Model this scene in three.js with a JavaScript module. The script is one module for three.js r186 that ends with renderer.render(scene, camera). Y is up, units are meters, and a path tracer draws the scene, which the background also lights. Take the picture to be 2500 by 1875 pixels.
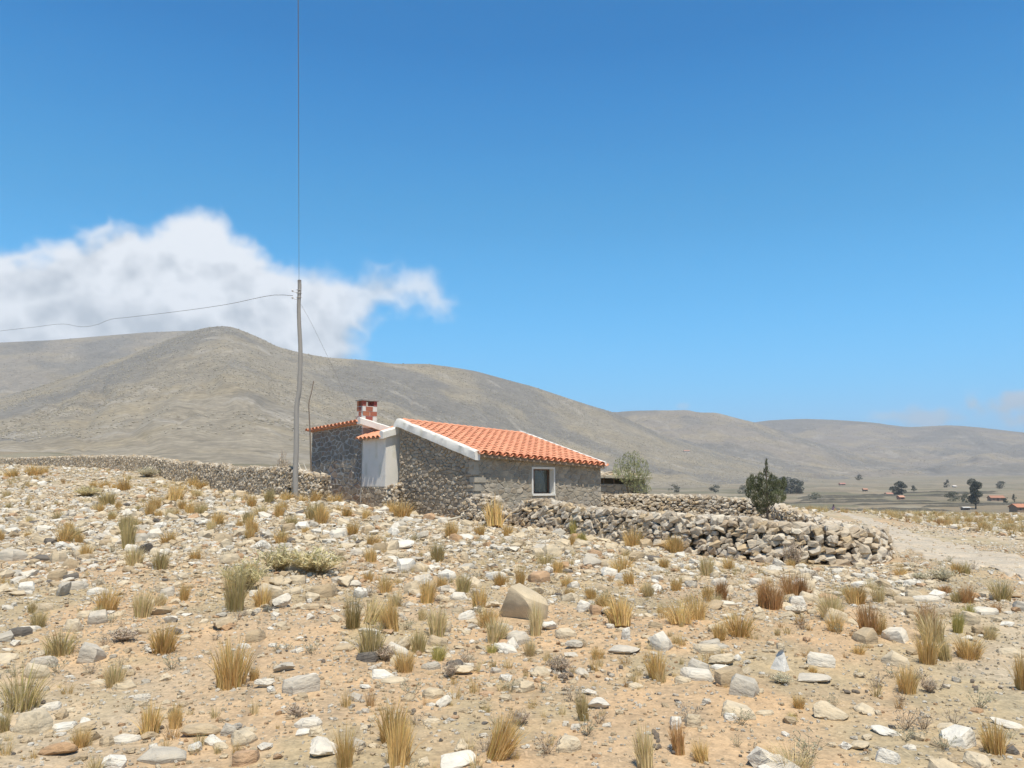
import * as THREE from 'three';
import { mergeGeometries, mergeVertices, toCreasedNormals } from 'three/addons/utils/BufferGeometryUtils.js';
import { ConvexGeometry } from 'three/addons/geometries/ConvexGeometry.js';
import { MarchingCubes } from 'three/addons/objects/MarchingCubes.js';

// ---------------------------------------------------------------- camera
const scene = new THREE.Scene();
const PHOTO_W = 2500, PHOTO_H = 1875, FOCAL = 1950, HORIZON = 1185, EYE = 2.0;
const PITCH = Math.atan((HORIZON - PHOTO_H / 2) / FOCAL);
const camera = new THREE.PerspectiveCamera(2 * Math.atan(PHOTO_H / 2 / FOCAL) * 180 / Math.PI, PHOTO_W / PHOTO_H, 0.1, 30000);
camera.position.set(0, EYE, 0);
camera.rotation.set(PITCH, 0, 0);
scene.add(camera);

// ---------------------------------------------------------------- sun and exposure
const SUN_EL = 69 * Math.PI / 180, SUN_H = [0.30, 0.954];        // the sun stands high, behind the viewer and a little to the right
const sun = new THREE.DirectionalLight(new THREE.Color(1.0, 0.92, 0.77), 5.0);
sun.position.set(SUN_H[0] * Math.cos(SUN_EL) * 200, Math.sin(SUN_EL) * 200, SUN_H[1] * Math.cos(SUN_EL) * 200);
sun.castShadow = true;
Object.assign(sun.shadow.camera, { left: -90, right: 90, top: 90, bottom: -90, near: 1, far: 500 });
sun.shadow.mapSize.set(4096, 4096);
scene.add(sun, sun.target);
const HAZE_COLOR = [0.91, 0.94, 1.0], HAZE_DENSITY = 0.0002;
scene.fog = new THREE.FogExp2(new THREE.Color().setRGB(...HAZE_COLOR), HAZE_DENSITY);
const renderer = new THREE.WebGLRenderer({ antialias: true });
renderer.toneMapping = THREE.LinearToneMapping;
renderer.toneMappingExposure = 1.16;
renderer.shadowMap.enabled = true;
renderer.shadowMap.type = THREE.PCFSoftShadowMap;

// ---------------------------------------------------------------- numbers
function rng(seed) { let a = seed >>> 0; return () => { a = (a + 0x6D2B79F5) | 0; let t = Math.imul(a ^ (a >>> 15), 1 | a); t = (t + Math.imul(t ^ (t >>> 7), 61 | t)) ^ t; return ((t ^ (t >>> 14)) >>> 0) / 4294967296; }; }
const clamp = (x, a = 0, b = 1) => Math.min(b, Math.max(a, x));
const lerp = (a, b, t) => a + (b - a) * t;
const smooth = (a, b, x) => { const t = clamp((x - a) / (b - a)); return t * t * (3 - 2 * t); };
const mix3 = (a, b, t) => [lerp(a[0], b[0], t), lerp(a[1], b[1], t), lerp(a[2], b[2], t)];
function hash2(ix, iy, s) { let h = Math.imul(ix, 374761393) ^ Math.imul(iy, 668265263) ^ Math.imul(s, 1442695041); h = Math.imul(h ^ (h >>> 13), 1274126177); h ^= h >>> 16; return (h >>> 0) / 4294967296; }
function vnoise(x, y, s = 1, wrap = 0) {
  const ix = Math.floor(x), iy = Math.floor(y), fx = x - ix, fy = y - iy;
  const u = fx * fx * fx * (fx * (fx * 6 - 15) + 10), v = fy * fy * fy * (fy * (fy * 6 - 15) + 10);
  const w = (k) => wrap ? ((k % wrap) + wrap) % wrap : k;
  const a = hash2(w(ix), w(iy), s), b = hash2(w(ix + 1), w(iy), s), c = hash2(w(ix), w(iy + 1), s), d = hash2(w(ix + 1), w(iy + 1), s);
  return a + (b - a) * u + (c - a) * v + (a - b - c + d) * u * v;
}
function fbm(x, y, oct = 4, s = 1, wrap = 0) { let t = 0, a = 0.5, n = 0; for (let i = 0; i < oct; i++) { t += a * vnoise(x, y, s + i * 17, wrap); n += a; x *= 2; y *= 2; wrap *= 2; a *= 0.5; } return t / n; }
function table(rows) { return (x) => { if (x <= rows[0][0]) return rows[0][1]; for (let i = 1; i < rows.length; i++) if (x <= rows[i][0]) return lerp(rows[i - 1][1], rows[i][1], (x - rows[i - 1][0]) / (rows[i][0] - rows[i - 1][0])); return rows[rows.length - 1][1]; }; }

// a direction through a spot of the photograph, and the point on it at a depth straight ahead
function ray(px, py) { const x = (px - PHOTO_W / 2) / FOCAL, y = -(py - PHOTO_H / 2) / FOCAL, c = Math.cos(PITCH), s = Math.sin(PITCH); return [x, y * c + s, y * s - c]; }
function at(px, py, depth) { const r = ray(px, py), k = depth / -r[2]; return new THREE.Vector3(r[0] * k, EYE + r[1] * k, -depth); }
function photoOf(x, y, z) { const c = Math.cos(PITCH), s = Math.sin(PITCH), Y = y - EYE, yc = Y * c + z * s, zc = -Y * s + z * c; return [PHOTO_W / 2 + FOCAL * x / -zc, PHOTO_H / 2 - FOCAL * yc / -zc, -zc]; }
const azOf = (px) => { const r = ray(px, 1100); return Math.atan2(r[0], -r[2]); };
const elOf = (px, py) => { const r = ray(px, py); return Math.atan2(r[1], Math.hypot(r[0], r[2])); };

// ---------------------------------------------------------------- sky
{
  const SW = 3072, SH = 1536, data = new Float32Array(SW * SH * 4);
  // outline of the cumulus bank over the left-hand hills, in degrees (azimuth, elevation)
  const outline = [[-260, 640], [-120, 600], [0, 600], [60, 588], [120, 570], [190, 542], [270, 530], [330, 556], [370, 518], [410, 512], [470, 506], [520, 524], [560, 566], [610, 596], [660, 636], [720, 650], [770, 640], [815, 655], [850, 662], [885, 646], [915, 640], [950, 654], [1000, 642], [1040, 640], [1080, 682], [1112, 735], [1100, 785], [1050, 768], [1000, 756], [940, 768], [905, 812], [890, 880], [860, 990], [600, 1000], [0, 1000], [-300, 960]].map(([x, y]) => [azOf(x) * 57.2958, elOf(x, y) * 57.2958]);
  const inside = (x, y) => {                                         // signed distance to the outline, positive inside
    let d = 1e9, c = false;
    for (let i = 0, j = outline.length - 1; i < outline.length; j = i++) {
      const [ax, ay] = outline[j], [bx, by] = outline[i], ex = bx - ax, ey = by - ay, t = clamp(((x - ax) * ex + (y - ay) * ey) / (ex * ex + ey * ey));
      d = Math.min(d, Math.hypot(x - ax - ex * t, y - ay - ey * t));
      if ((ay > y) !== (by > y) && x < ex * (y - ay) / ey + ax) c = !c;
    }
    return c ? d : -d;
  };
  const puffs = [[2260, 1022, 2.8, 0.85, 0.65], [2470, 992, 2.5, 1.2, 0.8], [1668, 991, 0.7, 0.25, 0.3], [2700, 985, 3.5, 1.6, 0.8]].map(([x, y, a, b, o]) => [azOf(x) * 57.2958, elOf(x, y) * 57.2958, a, b, o]);
  const blue = table([[0, 0.76], [3, 0.70], [6.7, 0.61], [10, 0.52], [13, 0.44], [18, 0.33], [24, 0.245], [30, 0.178], [38, 0.15], [55, 0.115], [90, 0.10]]);     // green channel
  const rOverG = table([[0, 0.34], [6.7, 0.225], [12, 0.17], [20, 0.12], [30, 0.03], [45, 0.08], [90, 0.10]]);
  const bOverG = table([[0, 1.60], [6.7, 1.77], [12, 1.97], [20, 2.18], [30, 2.78], [45, 2.8], [90, 2.7]]);
  for (let j = 0; j < SH; j++) {
    const el = ((j + 0.5) / SH - 0.5) * 180, e = Math.max(el, 0), g = blue(e), base = [g * rOverG(e), g, g * bOverG(e)];
    for (let i = 0; i < SW; i++) {
      const th = ((i + 0.5) / SW - 0.5) * 2 * Math.PI, az = Math.atan2(Math.cos(th), -Math.sin(th)) * 57.2958, k = (j * SW + i) * 4;
      let c = base;
      if (el > -1 && el < 34) {
        const n1 = fbm(az * 0.33 + 40, el * 0.42 + 9, 5, 5), n2 = fbm(az * 0.9 + 11, el * 1.1 + 3, 5, 23), n3 = fbm(az * 0.16, el * 0.2 + 30, 3, 61);
        let dens = 0, puffy = 0.75;
        if (az > -48 && az < 2 && el < 22) {
          const bil = 1 - Math.abs(2 * fbm(az * 0.42 + 31, el * 0.48 + 17, 5, 29) - 1), d = inside(az + (n1 - 0.5) * 1.5, el + (n2 - 0.5) * 0.9) + (bil - 0.75) * 1.5 + (n2 - 0.5) * 0.45; puffy = bil;
          dens = smooth(-0.30, lerp(1.0, 1.8, smooth(-20, -9, az)) + 0.5 * n3, d);
          if (az > -14) dens *= lerp(1, 0.80, smooth(-14, -8, az));
        }
        for (const [a, b, ra, rb, o] of puffs) { const q = 1 - Math.hypot((az - a) / ra, (el - b) / rb) + (n2 - 0.5) * 1.3; dens = Math.max(dens, o * smooth(0.0, 0.8, q)); }
        const out = smooth(40, 55, Math.abs(az));                    // the same fair-weather bank goes on round the horizon
        if (out > 0) dens = Math.max(dens, out * smooth(0.50, 0.62, n3 * 0.6 + n1 * 0.4) * smooth(14 + 8 * n1, 7, el));
        if (dens > 0) {
          const lit = clamp(0.38 + (n1 - 0.45) * 0.9 + (el - 9) * 0.085 + (n2 - 0.5) * 0.55 + (puffy - 0.75) * 1.3), col = mix3([0.52, 0.56, 0.61], [0.84, 0.865, 0.90], lit);
          c = mix3(base, col, dens * 0.93);
        }
      }
      data[k] = c[0]; data[k + 1] = c[1]; data[k + 2] = c[2]; data[k + 3] = 1;
    }
  }
  const sky = new THREE.DataTexture(data, SW, SH, THREE.RGBAFormat, THREE.FloatType);
  sky.mapping = THREE.EquirectangularReflectionMapping; sky.magFilter = THREE.LinearFilter; sky.minFilter = THREE.LinearFilter; sky.needsUpdate = true;
  scene.background = sky; scene.environment = sky;
}

// ---------------------------------------------------------------- helpers for things, parts and materials
const taken = {};
function numbered(name) { const n = taken[name] = (taken[name] ?? -1) + 1; return n ? `${name}_${String(n).padStart(3, '0')}` : name; }
function tag(o, label, category, group) { o.userData.label = label; o.userData.category = category; if (group) o.userData.group = group; return o; }
function thing(name, label, category, pos = [0, 0, 0], turn = 0, group) {
  const o = new THREE.Group(); o.name = numbered(name); o.position.set(...pos); o.rotation.y = turn; scene.add(o);
  return tag(o, label, category, group);
}
function mesh(name, geometry, material, parent) {
  const m = new THREE.Mesh(geometry, material); m.castShadow = m.receiveShadow = true;
  m.name = parent ? name : numbered(name); (parent ?? scene).add(m); return m;
}
function structure(name, geometry, material) { const m = mesh(name, geometry, material); m.userData.kind = 'structure'; return m; }
function dataTex(size, fn, srgb = false) {                            // fn(u, v) -> grey or [r, g, b], linear 0..1
  const d = new Uint8Array(size * size * 4);
  for (let j = 0; j < size; j++) for (let i = 0; i < size; i++) {
    const c = fn(i / size, j / size), k = (j * size + i) * 4;
    for (let q = 0; q < 3; q++) { let v = clamp(c.length ? c[q] : c); if (srgb) v = v <= 0.0031308 ? v * 12.92 : 1.055 * v ** (1 / 2.4) - 0.055; d[k + q] = Math.round(v * 255); }
    d[k + 3] = 255;
  }
  const t = new THREE.DataTexture(d, size, size); t.wrapS = t.wrapT = THREE.RepeatWrapping; t.magFilter = THREE.LinearFilter; t.minFilter = THREE.LinearMipmapLinearFilter; t.generateMipmaps = true;
  if (srgb) t.colorSpace = THREE.SRGBColorSpace; t.needsUpdate = true; return t;
}
function mat(rgb, o = {}) { const M = o.transmission || o.clearcoat ? THREE.MeshPhysicalMaterial : THREE.MeshStandardMaterial; return new M({ color: new THREE.Color().setRGB(...rgb), roughness: 0.95, metalness: 0, ...o }); }
function geoOf(pos, idx, uv, col) {
  const g = new THREE.BufferGeometry(); g.setAttribute('position', new THREE.Float32BufferAttribute(pos, 3));
  if (uv) g.setAttribute('uv', new THREE.Float32BufferAttribute(uv, 2));
  if (col) g.setAttribute('color', new THREE.Float32BufferAttribute(col, 3));
  if (idx) g.setIndex(idx); g.computeVertexNormals(); return g;
}
function boxUV(g, scale = 1) {                                        // uv in metres, from the axis that each face looks along
  g = g.index ? g.toNonIndexed() : g; const p = g.attributes.position, uv = new Float32Array(p.count * 2), a = new THREE.Vector3(), b = new THREE.Vector3(), c = new THREE.Vector3();
  for (let i = 0; i < p.count; i += 3) {
    a.fromBufferAttribute(p, i); b.fromBufferAttribute(p, i + 1).sub(a); c.fromBufferAttribute(p, i + 2).sub(a); b.cross(c);
    const x = Math.abs(b.x), y = Math.abs(b.y), z = Math.abs(b.z);
    for (let k = i; k < i + 3; k++) { const [u, v] = y >= x && y >= z ? [p.getX(k), p.getZ(k)] : x >= z ? [p.getZ(k), p.getY(k)] : [p.getX(k), p.getY(k)]; uv[2 * k] = u * scale; uv[2 * k + 1] = v * scale; }
  }
  g.setAttribute('uv', new THREE.BufferAttribute(uv, 2)); return g;
}
function tube(points, radii, sides = 7, caps = true) {                // a bent tapered round bar through points
  const curve = new THREE.CatmullRomCurve3(points.map((p) => p.isVector3 ? p : new THREE.Vector3(...p)), false, 'centripetal'), n = Math.max(6, points.length * 5), fr = curve.computeFrenetFrames(n), pos = [], idx = [], uv = [];
  const rad = typeof radii === 'number' ? () => radii : (t) => lerp(radii[0], radii[1], t), len = curve.getLength();
  for (let i = 0; i <= n; i++) { const t = i / n, p = curve.getPointAt(t), r = rad(t); for (let k = 0; k <= sides; k++) { const a = k / sides * Math.PI * 2, N = fr.normals[i], B = fr.binormals[i]; pos.push(p.x + r * (Math.cos(a) * N.x + Math.sin(a) * B.x), p.y + r * (Math.cos(a) * N.y + Math.sin(a) * B.y), p.z + r * (Math.cos(a) * N.z + Math.sin(a) * B.z)); uv.push(k / sides, t * len); } }
  for (let i = 0; i < n; i++) for (let k = 0; k < sides; k++) { const a = i * (sides + 1) + k, b = a + sides + 1; idx.push(a, b, a + 1, b, b + 1, a + 1); }
  if (caps) for (const i of [0, n]) { const p = curve.getPointAt(i / n), c = pos.length / 3; pos.push(p.x, p.y, p.z); uv.push(0.5, 0); for (let k = 0; k < sides; k++) { const a = i * (sides + 1) + k; i ? idx.push(c, a, a + 1) : idx.push(c, a + 1, a); } }
  return geoOf(pos, idx, uv);
}

// ---------------------------------------------------------------- textures
const soilTex = dataTex(1024, (u, v) => {
  const a = fbm(u * 8, v * 8, 5, 3, 8), b = fbm(u * 64, v * 64, 3, 9, 64), c = vnoise(u * 200, v * 200, 31, 200), d = vnoise(u * 90, v * 90, 71, 90);
  let t = 0.70 + (a - 0.5) * 0.34 + (b - 0.5) * 0.34 + (c - 0.5) * 0.16;
  let col = [t, t * (0.995 - (a - 0.5) * 0.10), t * (0.985 - (a - 0.5) * 0.22)];
  if (d > 0.80) col = mix3(col, [0.93, 0.94, 0.98], (d - 0.80) * 4.2);          // grit of pale stone
  if (d < 0.17) col = mix3(col, [0.36, 0.36, 0.38], (0.17 - d) * 4.0);
  return col;
}, true);
const soilBump = dataTex(1024, (u, v) => clamp(fbm(u * 24, v * 24, 5, 13, 24) * 0.8 + (vnoise(u * 90, v * 90, 71, 90) > 0.8 ? 0.25 : 0)));
const rockTex = dataTex(512, (u, v) => { const a = fbm(u * 6, v * 6, 5, 41, 6), b = vnoise(u * 120, v * 120, 47, 120), s = fbm(u * 3, v * 22, 4, 43, 1); const t = 0.80 + (a - 0.5) * 0.42 + (b - 0.5) * 0.12 + (s - 0.5) * 0.16; return [t, t * (1.0 - (a - 0.5) * 0.05), t * (0.99 - (a - 0.5) * 0.12)]; }, true);
const rockBump = dataTex(512, (u, v) => clamp(fbm(u * 9, v * 9, 6, 53, 9)));
const hillTex = dataTex(1024, (u, v) => {
  const a = fbm(u * 6, v * 6, 4, 83, 6), b = fbm(u * 60, v * 60, 3, 87, 60), c = vnoise(u * 150, v * 150, 91, 150), d = vnoise(u * 310, v * 310, 97, 310);
  let t = 0.72 + (a - 0.5) * 0.25 + (b - 0.5) * 0.6 + (fbm(u * 26, v * 26, 3, 89, 26) - 0.5) * 0.22;
  let col = [t, t, t * 0.98];
  const k = smooth(0.60, 0.85, c * 0.75 + b * 0.35) * 0.5 + smooth(0.72, 0.92, d) * 0.3; col = mix3(col, [0.40, 0.39, 0.33], clamp(k));
  if (d < 0.10) col = mix3(col, [0.95, 0.93, 0.90], 0.6);
  return col;
}, true);
const plasterTex = dataTex(512, (u, v) => { const a = fbm(u * 5, v * 5, 5, 101, 5), s = fbm(u * 6, v * 3, 4, 107, 3), b = vnoise(u * 160, v * 160, 111, 160); const t = 0.93 + (a - 0.5) * 0.12 + (b - 0.5) * 0.05 - smooth(0.62, 0.8, s) * 0.10; return [t, t * (1 - (a - 0.5) * 0.02), t * (0.985 - smooth(0.6, 0.8, s) * 0.05)]; }, true);
const plasterBump = dataTex(256, (u, v) => clamp(fbm(u * 12, v * 12, 5, 113, 12)));
const woodTex = dataTex(512, (u, v) => { const a = fbm(u * 26, v * 3, 5, 121, 1), c = fbm(u * 4, v * 4, 3, 127, 4); const t = 0.78 + (a - 0.5) * 0.55 + (c - 0.5) * 0.2; return [t, t * 0.99, t * 0.97]; }, true);
const clayTex = dataTex(256, (u, v) => { const a = fbm(u * 5, v * 5, 5, 131, 5), b = vnoise(u * 70, v * 70, 137, 70); const t = 0.90 + (a - 0.5) * 0.30 + (b - 0.5) * 0.10; return [t, t * (1 - (a - 0.5) * 0.12), t * (1 - (a - 0.5) * 0.20)]; }, true);

// ---------------------------------------------------------------- lie of the land
const farRight = table([[0, 0.2], [60, 0.2], [90, -0.6], [140, -3], [220, -6.5], [350, -7], [500, -5], [800, 0.5], [1200, 11], [2000, 26], [9000, 40]]);
const farLeft = table([[0, 2], [60, 3.0], [100, 4.3], [200, 7.2], [400, 16], [900, 42], [9000, 60]]);
function farY(x, d) {
  const r = Math.hypot(x, d), az = Math.atan2(x, d), t = smooth(-0.26, 0.16, az), front = smooth(2.3, 1.2, Math.abs(az));
  return lerp(-0.3 - r * 0.004, lerp(farLeft(r), farRight(r), t), front);
}
const KNOTS = [];
for (const [px, py, d] of [[1250, 1875, 6], [200, 1875, 6], [2400, 1875, 6], [1275, 1510, 11], [300, 1500, 11.3], [2200, 1500, 11], [0, 1600, 9.2], [2500, 1600, 9.2], [974, 1252, 28.0], [1130, 1268, 25], [1500, 1318, 20.5], [2050, 1385, 18], [2160, 1365, 19.2], [722, 1213, 27], [600, 1206, 32], [400, 1161, 45], [200, 1142, 65], [0, 1137, 75], [0, 1250, 28], [400, 1262, 24.5], [880, 1236, 29.5], [2500, 1400, 16.5], [2500, 1290, 40], [2060, 1250, 60], [2300, 1259, 60], [1700, 1236, 42], [1500, 1222, 40]]) { const p = at(px, py, d); KNOTS.push([p.x, d, p.y]); }
KNOTS.push([0, 0, 0], [-14, 2, 0.1], [14, 2, 0], [0, -25, -0.3], [-40, 0, 0.6], [40, 0, -0.1], [-50, -40, 0], [50, -40, -0.4]);
for (let k = -8; k <= 8; k++) { const a = k * 0.2, x = 105 * Math.sin(a), d = 105 * Math.cos(a); KNOTS.push([x, d, farY(x, d)]); }
const spline = (() => {                                               // thin plate through the knots
  const n = KNOTS.length, N = n + 3, U = (r2) => r2 > 0 ? r2 * Math.log(r2) : 0, A = [];
  for (let i = 0; i < N; i++) A.push(new Float64Array(N + 1));
  for (let i = 0; i < n; i++) { const [x, d, y] = KNOTS[i]; for (let j = 0; j < n; j++) A[i][j] = U((x - KNOTS[j][0]) ** 2 + (d - KNOTS[j][1]) ** 2); A[i][i] += 4; A[i][n] = A[n][i] = 1; A[i][n + 1] = A[n + 1][i] = x; A[i][n + 2] = A[n + 2][i] = d; A[i][N] = y; }
  for (let c = 0; c < N; c++) { let p = c; for (let r = c + 1; r < N; r++) if (Math.abs(A[r][c]) > Math.abs(A[p][c])) p = r; [A[c], A[p]] = [A[p], A[c]]; for (let r = 0; r < N; r++) if (r !== c) { const f = A[r][c] / A[c][c]; if (f) for (let k = c; k <= N; k++) A[r][k] -= f * A[c][k]; } }
  const w = A.map((r, i) => r[N] / r[i]);
  return (x, d) => { let s = w[n] + w[n + 1] * x + w[n + 2] * d; for (let i = 0; i < n; i++) s += w[i] * U((x - KNOTS[i][0]) ** 2 + (d - KNOTS[i][1]) ** 2); return s; };
})();
function groundY(x, z) {
  const d = -z, r = Math.hypot(x, d), w = smooth(60, 105, r);
  let y = w < 1 ? lerp(spline(x, d), farY(x, d), w) : farY(x, d);
  const bump = (fbm(x * 0.45 + 7, d * 0.45, 3, 201) - 0.5) * 0.16 + (fbm(x * 0.1, d * 0.1 + 50, 3, 211) - 0.5) * 0.25;
  y += bump * smooth(80, 40, r) + (fbm(x * 0.02, d * 0.02, 3, 221) - 0.5) * 2.6 * smooth(90, 200, r);
  return y;
}
function onGround(px, py) {                                           // where the sight line through a spot of the photograph meets the ground
  const r = ray(px, py), h = Math.hypot(r[0], r[2]); let t = 3, step = 0.15, last = 3;
  for (let i = 0; i < 4000 && t < 900; i++) { const x = r[0] / h * t, z = r[2] / h * t; if (EYE + r[1] / h * t <= groundY(x, z)) { let a = last, b = t; for (let k = 0; k < 20; k++) { const m = (a + b) / 2; EYE + r[1] / h * m <= groundY(r[0] / h * m, r[2] / h * m) ? b = m : a = m; } return new THREE.Vector3(r[0] / h * b, EYE + r[1] / h * b, r[2] / h * b); } last = t; t += step; step = Math.max(0.15, t * 0.01); }
  return null;
}

{ // the ground: one sheet, rings round the viewer out to the horizon
  const az = []; for (let a = -180; a < -52; a += 4) az.push(a); for (let a = -52; a <= 52.01; a += 0.26) az.push(a); for (let a = 56; a <= 180; a += 4) az.push(a);
  const rs = [0.01]; for (let r = 1.2; r < 9000; r *= r < 120 ? 1.017 : 1.022) rs.push(r); rs.push(9000);
  const pos = [], uv = [], col = [], idx = [], n = az.length;
  const soil = [0.50, 0.355, 0.213], stony = [0.49, 0.40, 0.28], straw = [0.40, 0.33, 0.205], fields = [[0.20, 0.17, 0.105], [0.25, 0.20, 0.13], [0.165, 0.15, 0.09], [0.30, 0.24, 0.16], [0.22, 0.18, 0.12]];
  for (const r of rs) for (const a of az) {
    const x = r * Math.sin(a * Math.PI / 180), d = r * Math.cos(a * Math.PI / 180), y = groundY(x, -d);
    pos.push(x, y, -d); uv.push(x / 3.1, d / 3.1);
    let c = mix3(soil, stony, smooth(0.42, 0.66, fbm(x * 0.16, d * 0.16, 4, 301) + smooth(12, 26, d) * 0.14 + smooth(2, -9, x) * 0.06));
    c = mix3(c, straw, 0.75 * smooth(0.46, 0.66, fbm(x * 0.7 + 90, d * 0.7, 4, 311)));
    if (r > 62) {                                                     // plots of grazing and fallow in the valley
      const wx = x + (fbm(x * 0.012, d * 0.012, 2, 321) - 0.5) * 70, wd = d + (fbm(x * 0.012 + 60, d * 0.012, 2, 331) - 0.5) * 70, q = hash2(Math.floor(wx / 38), Math.floor(wd / 27), 5);
      let f = fields[Math.floor(q * 5)]; f = mix3(f, [0.30, 0.265, 0.195], 0.7 * smooth(0.55, 0.72, fbm(x * 0.05, d * 0.05, 4, 341)));
      c = mix3(c, mix3(f, [0.26, 0.23, 0.175], smooth(500, 1000, r) * 0.5), smooth(62, 100, r));
    }
    col.push(...c.map((v) => v * (0.92 + 0.16 * fbm(x * 0.9, d * 0.9, 2, 351))));
  }
  for (let j = 0; j + 1 < rs.length; j++) for (let i = 0; i + 1 < n; i++) { const a = j * n + i, b = a + n; idx.push(a, b, a + 1, b, b + 1, a + 1); }
  for (let j = 0; j + 1 < rs.length; j++) { const a = j * n + n - 1, b = a + n, a2 = j * n, b2 = a2 + n; idx.push(a, b, a2, b, b2, a2); }
  const g = geoOf(pos, idx, uv, col), nn = g.attributes.normal; if (nn.getY(n * 20) < 0) { const ix = g.index.array; for (let i = 0; i < ix.length; i += 3) { const t = ix[i]; ix[i] = ix[i + 1]; ix[i + 1] = t; } g.computeVertexNormals(); }
  structure('ground', g, mat([1.28, 1.28, 1.28], { map: soilTex, bumpMap: soilBump, bumpScale: 0.018, vertexColors: true, roughness: 1 }));
}

// ---------------------------------------------------------------- hills
function skyline(rows) { const t = rows.map(([px, py]) => [azOf(px), elOf(px, py)]); const f = table(t); return { el: (a) => { let s = 0; for (let k = -3; k <= 3; k++) s += f(a + k * 0.0022); return s / 7; }, a0: t[0][0], a1: t[t.length - 1][0] }; }
const HILLS = [
  { name: 'far left ridge', line: [[-900, 870], [-400, 845], [0, 827], [110, 822], [230, 812], [340, 803], [450, 799], [530, 803], [620, 840], [720, 900]], rc: () => 2100, rf: () => 1000, seed: 1, amp: 13, tint: [0.30, 0.262, 0.215] },
  { name: 'big hill', line: [[-1500, 1120], [-800, 1090], [-400, 1050], [-200, 1012], [0, 962], [90, 935], [180, 904], [260, 874], [330, 848], [400, 818], [450, 801], [480, 792], [510, 788], [545, 787], [570, 795], [620, 815], [665, 838], [720, 853], [790, 866], [850, 870], [900, 874], [960, 882], [1040, 882], [1100, 890], [1160, 900], [1250, 925], [1300, 938], [1380, 965], [1440, 985], [1500, 1003], [1560, 1032], [1620, 1060], [1700, 1088], [1800, 1116], [1900, 1138], [2050, 1162], [2200, 1180]], rc: (a) => lerp(1150, 1500, smooth(-0.4, 0.3, a)), rf: (a) => lerp(170, 640, smooth(-0.25, 0.12, a)), seed: 2, amp: 11, tint: [0.32, 0.278, 0.215] },
  { name: 'middle hill', line: [[1150, 1070], [1250, 1045], [1400, 1014], [1470, 1005], [1500, 1003], [1545, 999], [1600, 998], [1660, 998], [1677, 996], [1710, 1004], [1750, 1003], [1800, 1017], [1845, 1028], [1900, 1046], [2000, 1080], [2100, 1108], [2250, 1138], [2400, 1157], [2600, 1175]], rc: () => 2200, rf: () => 1050, seed: 3, amp: 32, tint: [0.305, 0.262, 0.215] },
  { name: 'long right ridge', line: [[1600, 1060], [1750, 1036], [1845, 1028], [1880, 1023], [1965, 1019], [2050, 1022], [2130, 1028], [2220, 1040], [2330, 1035], [2390, 1040], [2500, 1053], [2700, 1062], [3100, 1045], [3800, 1090]], rc: () => 3100, rf: () => 1500, seed: 4, amp: 40, tint: [0.29, 0.252, 0.215] },
];
for (const h of HILLS) Object.assign(h, skyline(h.line));
function hillY(h, a, r) {
  const rc = h.rc(a), rf = h.rf(a), v = (r - rf) / (rc - rf), yf = farY(rf * Math.sin(a), rf * Math.cos(a)) - 3, yc = EYE + Math.tan(h.el(a)) * rc;
  const s = v < 0 ? v * 0.6 : v < 1 ? 0.42 * v + 0.58 * v ** 1.9 - 0.10 * smooth(0.8, 1, v) * (v - 0.8) : 1 - 0.02 - (v - 1) * (v - 1) * 3 - (v - 1) * 0.4;
  const bend = fbm(a * 9, v * 3, 3, h.seed * 7 + 400), gully = Math.abs(fbm(a * 14 + bend * 2.2 + h.seed, v * 1.6 + bend, 4, h.seed * 11 + 500) - 0.5) * 2, rough = fbm(a * 60 + h.seed, v * 14, 4, h.seed * 13 + 600) - 0.5;
  return yf + (yc - yf) * s + ((gully - 0.30) * h.amp + rough * h.amp * 0.14) * clamp(4 * v * (1 - v)) ** 0.8 * smooth(0, 0.25, v);
}
for (const h of HILLS) {
  const pos = [], uv = [], col = [], idx = [], nv = 150, step = 0.0022, na = Math.ceil((h.a1 - h.a0) / step);
  for (let j = 0; j <= nv; j++) for (let i = 0; i <= na; i++) {
    const a = h.a0 + (h.a1 - h.a0) * i / na, v = -0.06 + 1.36 * j / nv, r = h.rf(a) + (h.rc(a) - h.rf(a)) * v, y = hillY(h, a, r);
    const x = r * Math.sin(a), z = -r * Math.cos(a); pos.push(x, y, z); uv.push(x / 260, (z - y * 1.2) / 260);
    const p = fbm(x * 0.0065 + 3, (z + y) * 0.0065, 5, h.seed + 700), q = fbm(x * 0.02, (z - y) * 0.02, 4, h.seed + 800);
    let c = mix3(h.tint, [0.36, 0.30, 0.205], smooth(0.45, 0.7, q) * 0.7); c = mix3(c, [0.215, 0.20, 0.18], smooth(0.44, 0.60, p) * 0.85); c = mix3(c, [0.42, 0.38, 0.33], smooth(0.66, 0.78, fbm(x * 0.03 + 9, (z + 2 * y) * 0.05, 4, h.seed + 900)) * 0.6);
    col.push(...c);
  }
  for (let j = 0; j < nv; j++) for (let i = 0; i < na; i++) { const a = j * (na + 1) + i, b = a + na + 1; idx.push(a, a + 1, b, b, a + 1, b + 1); }
  const m = structure('hill', geoOf(pos, idx, uv, col), mat([1.06, 1.06, 1.06], { map: hillTex, vertexColors: true, roughness: 1 }));
  m.userData.label = { 'far left ridge': 'grey ridge behind the big hill under the cloud bank', 'big hill': 'big dry hill with a small peak behind the utility pole', 'middle hill': 'gullied grey hill behind the young pine', 'long right ridge': 'long far ridge behind the valley village' }[h.name];
}
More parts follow.
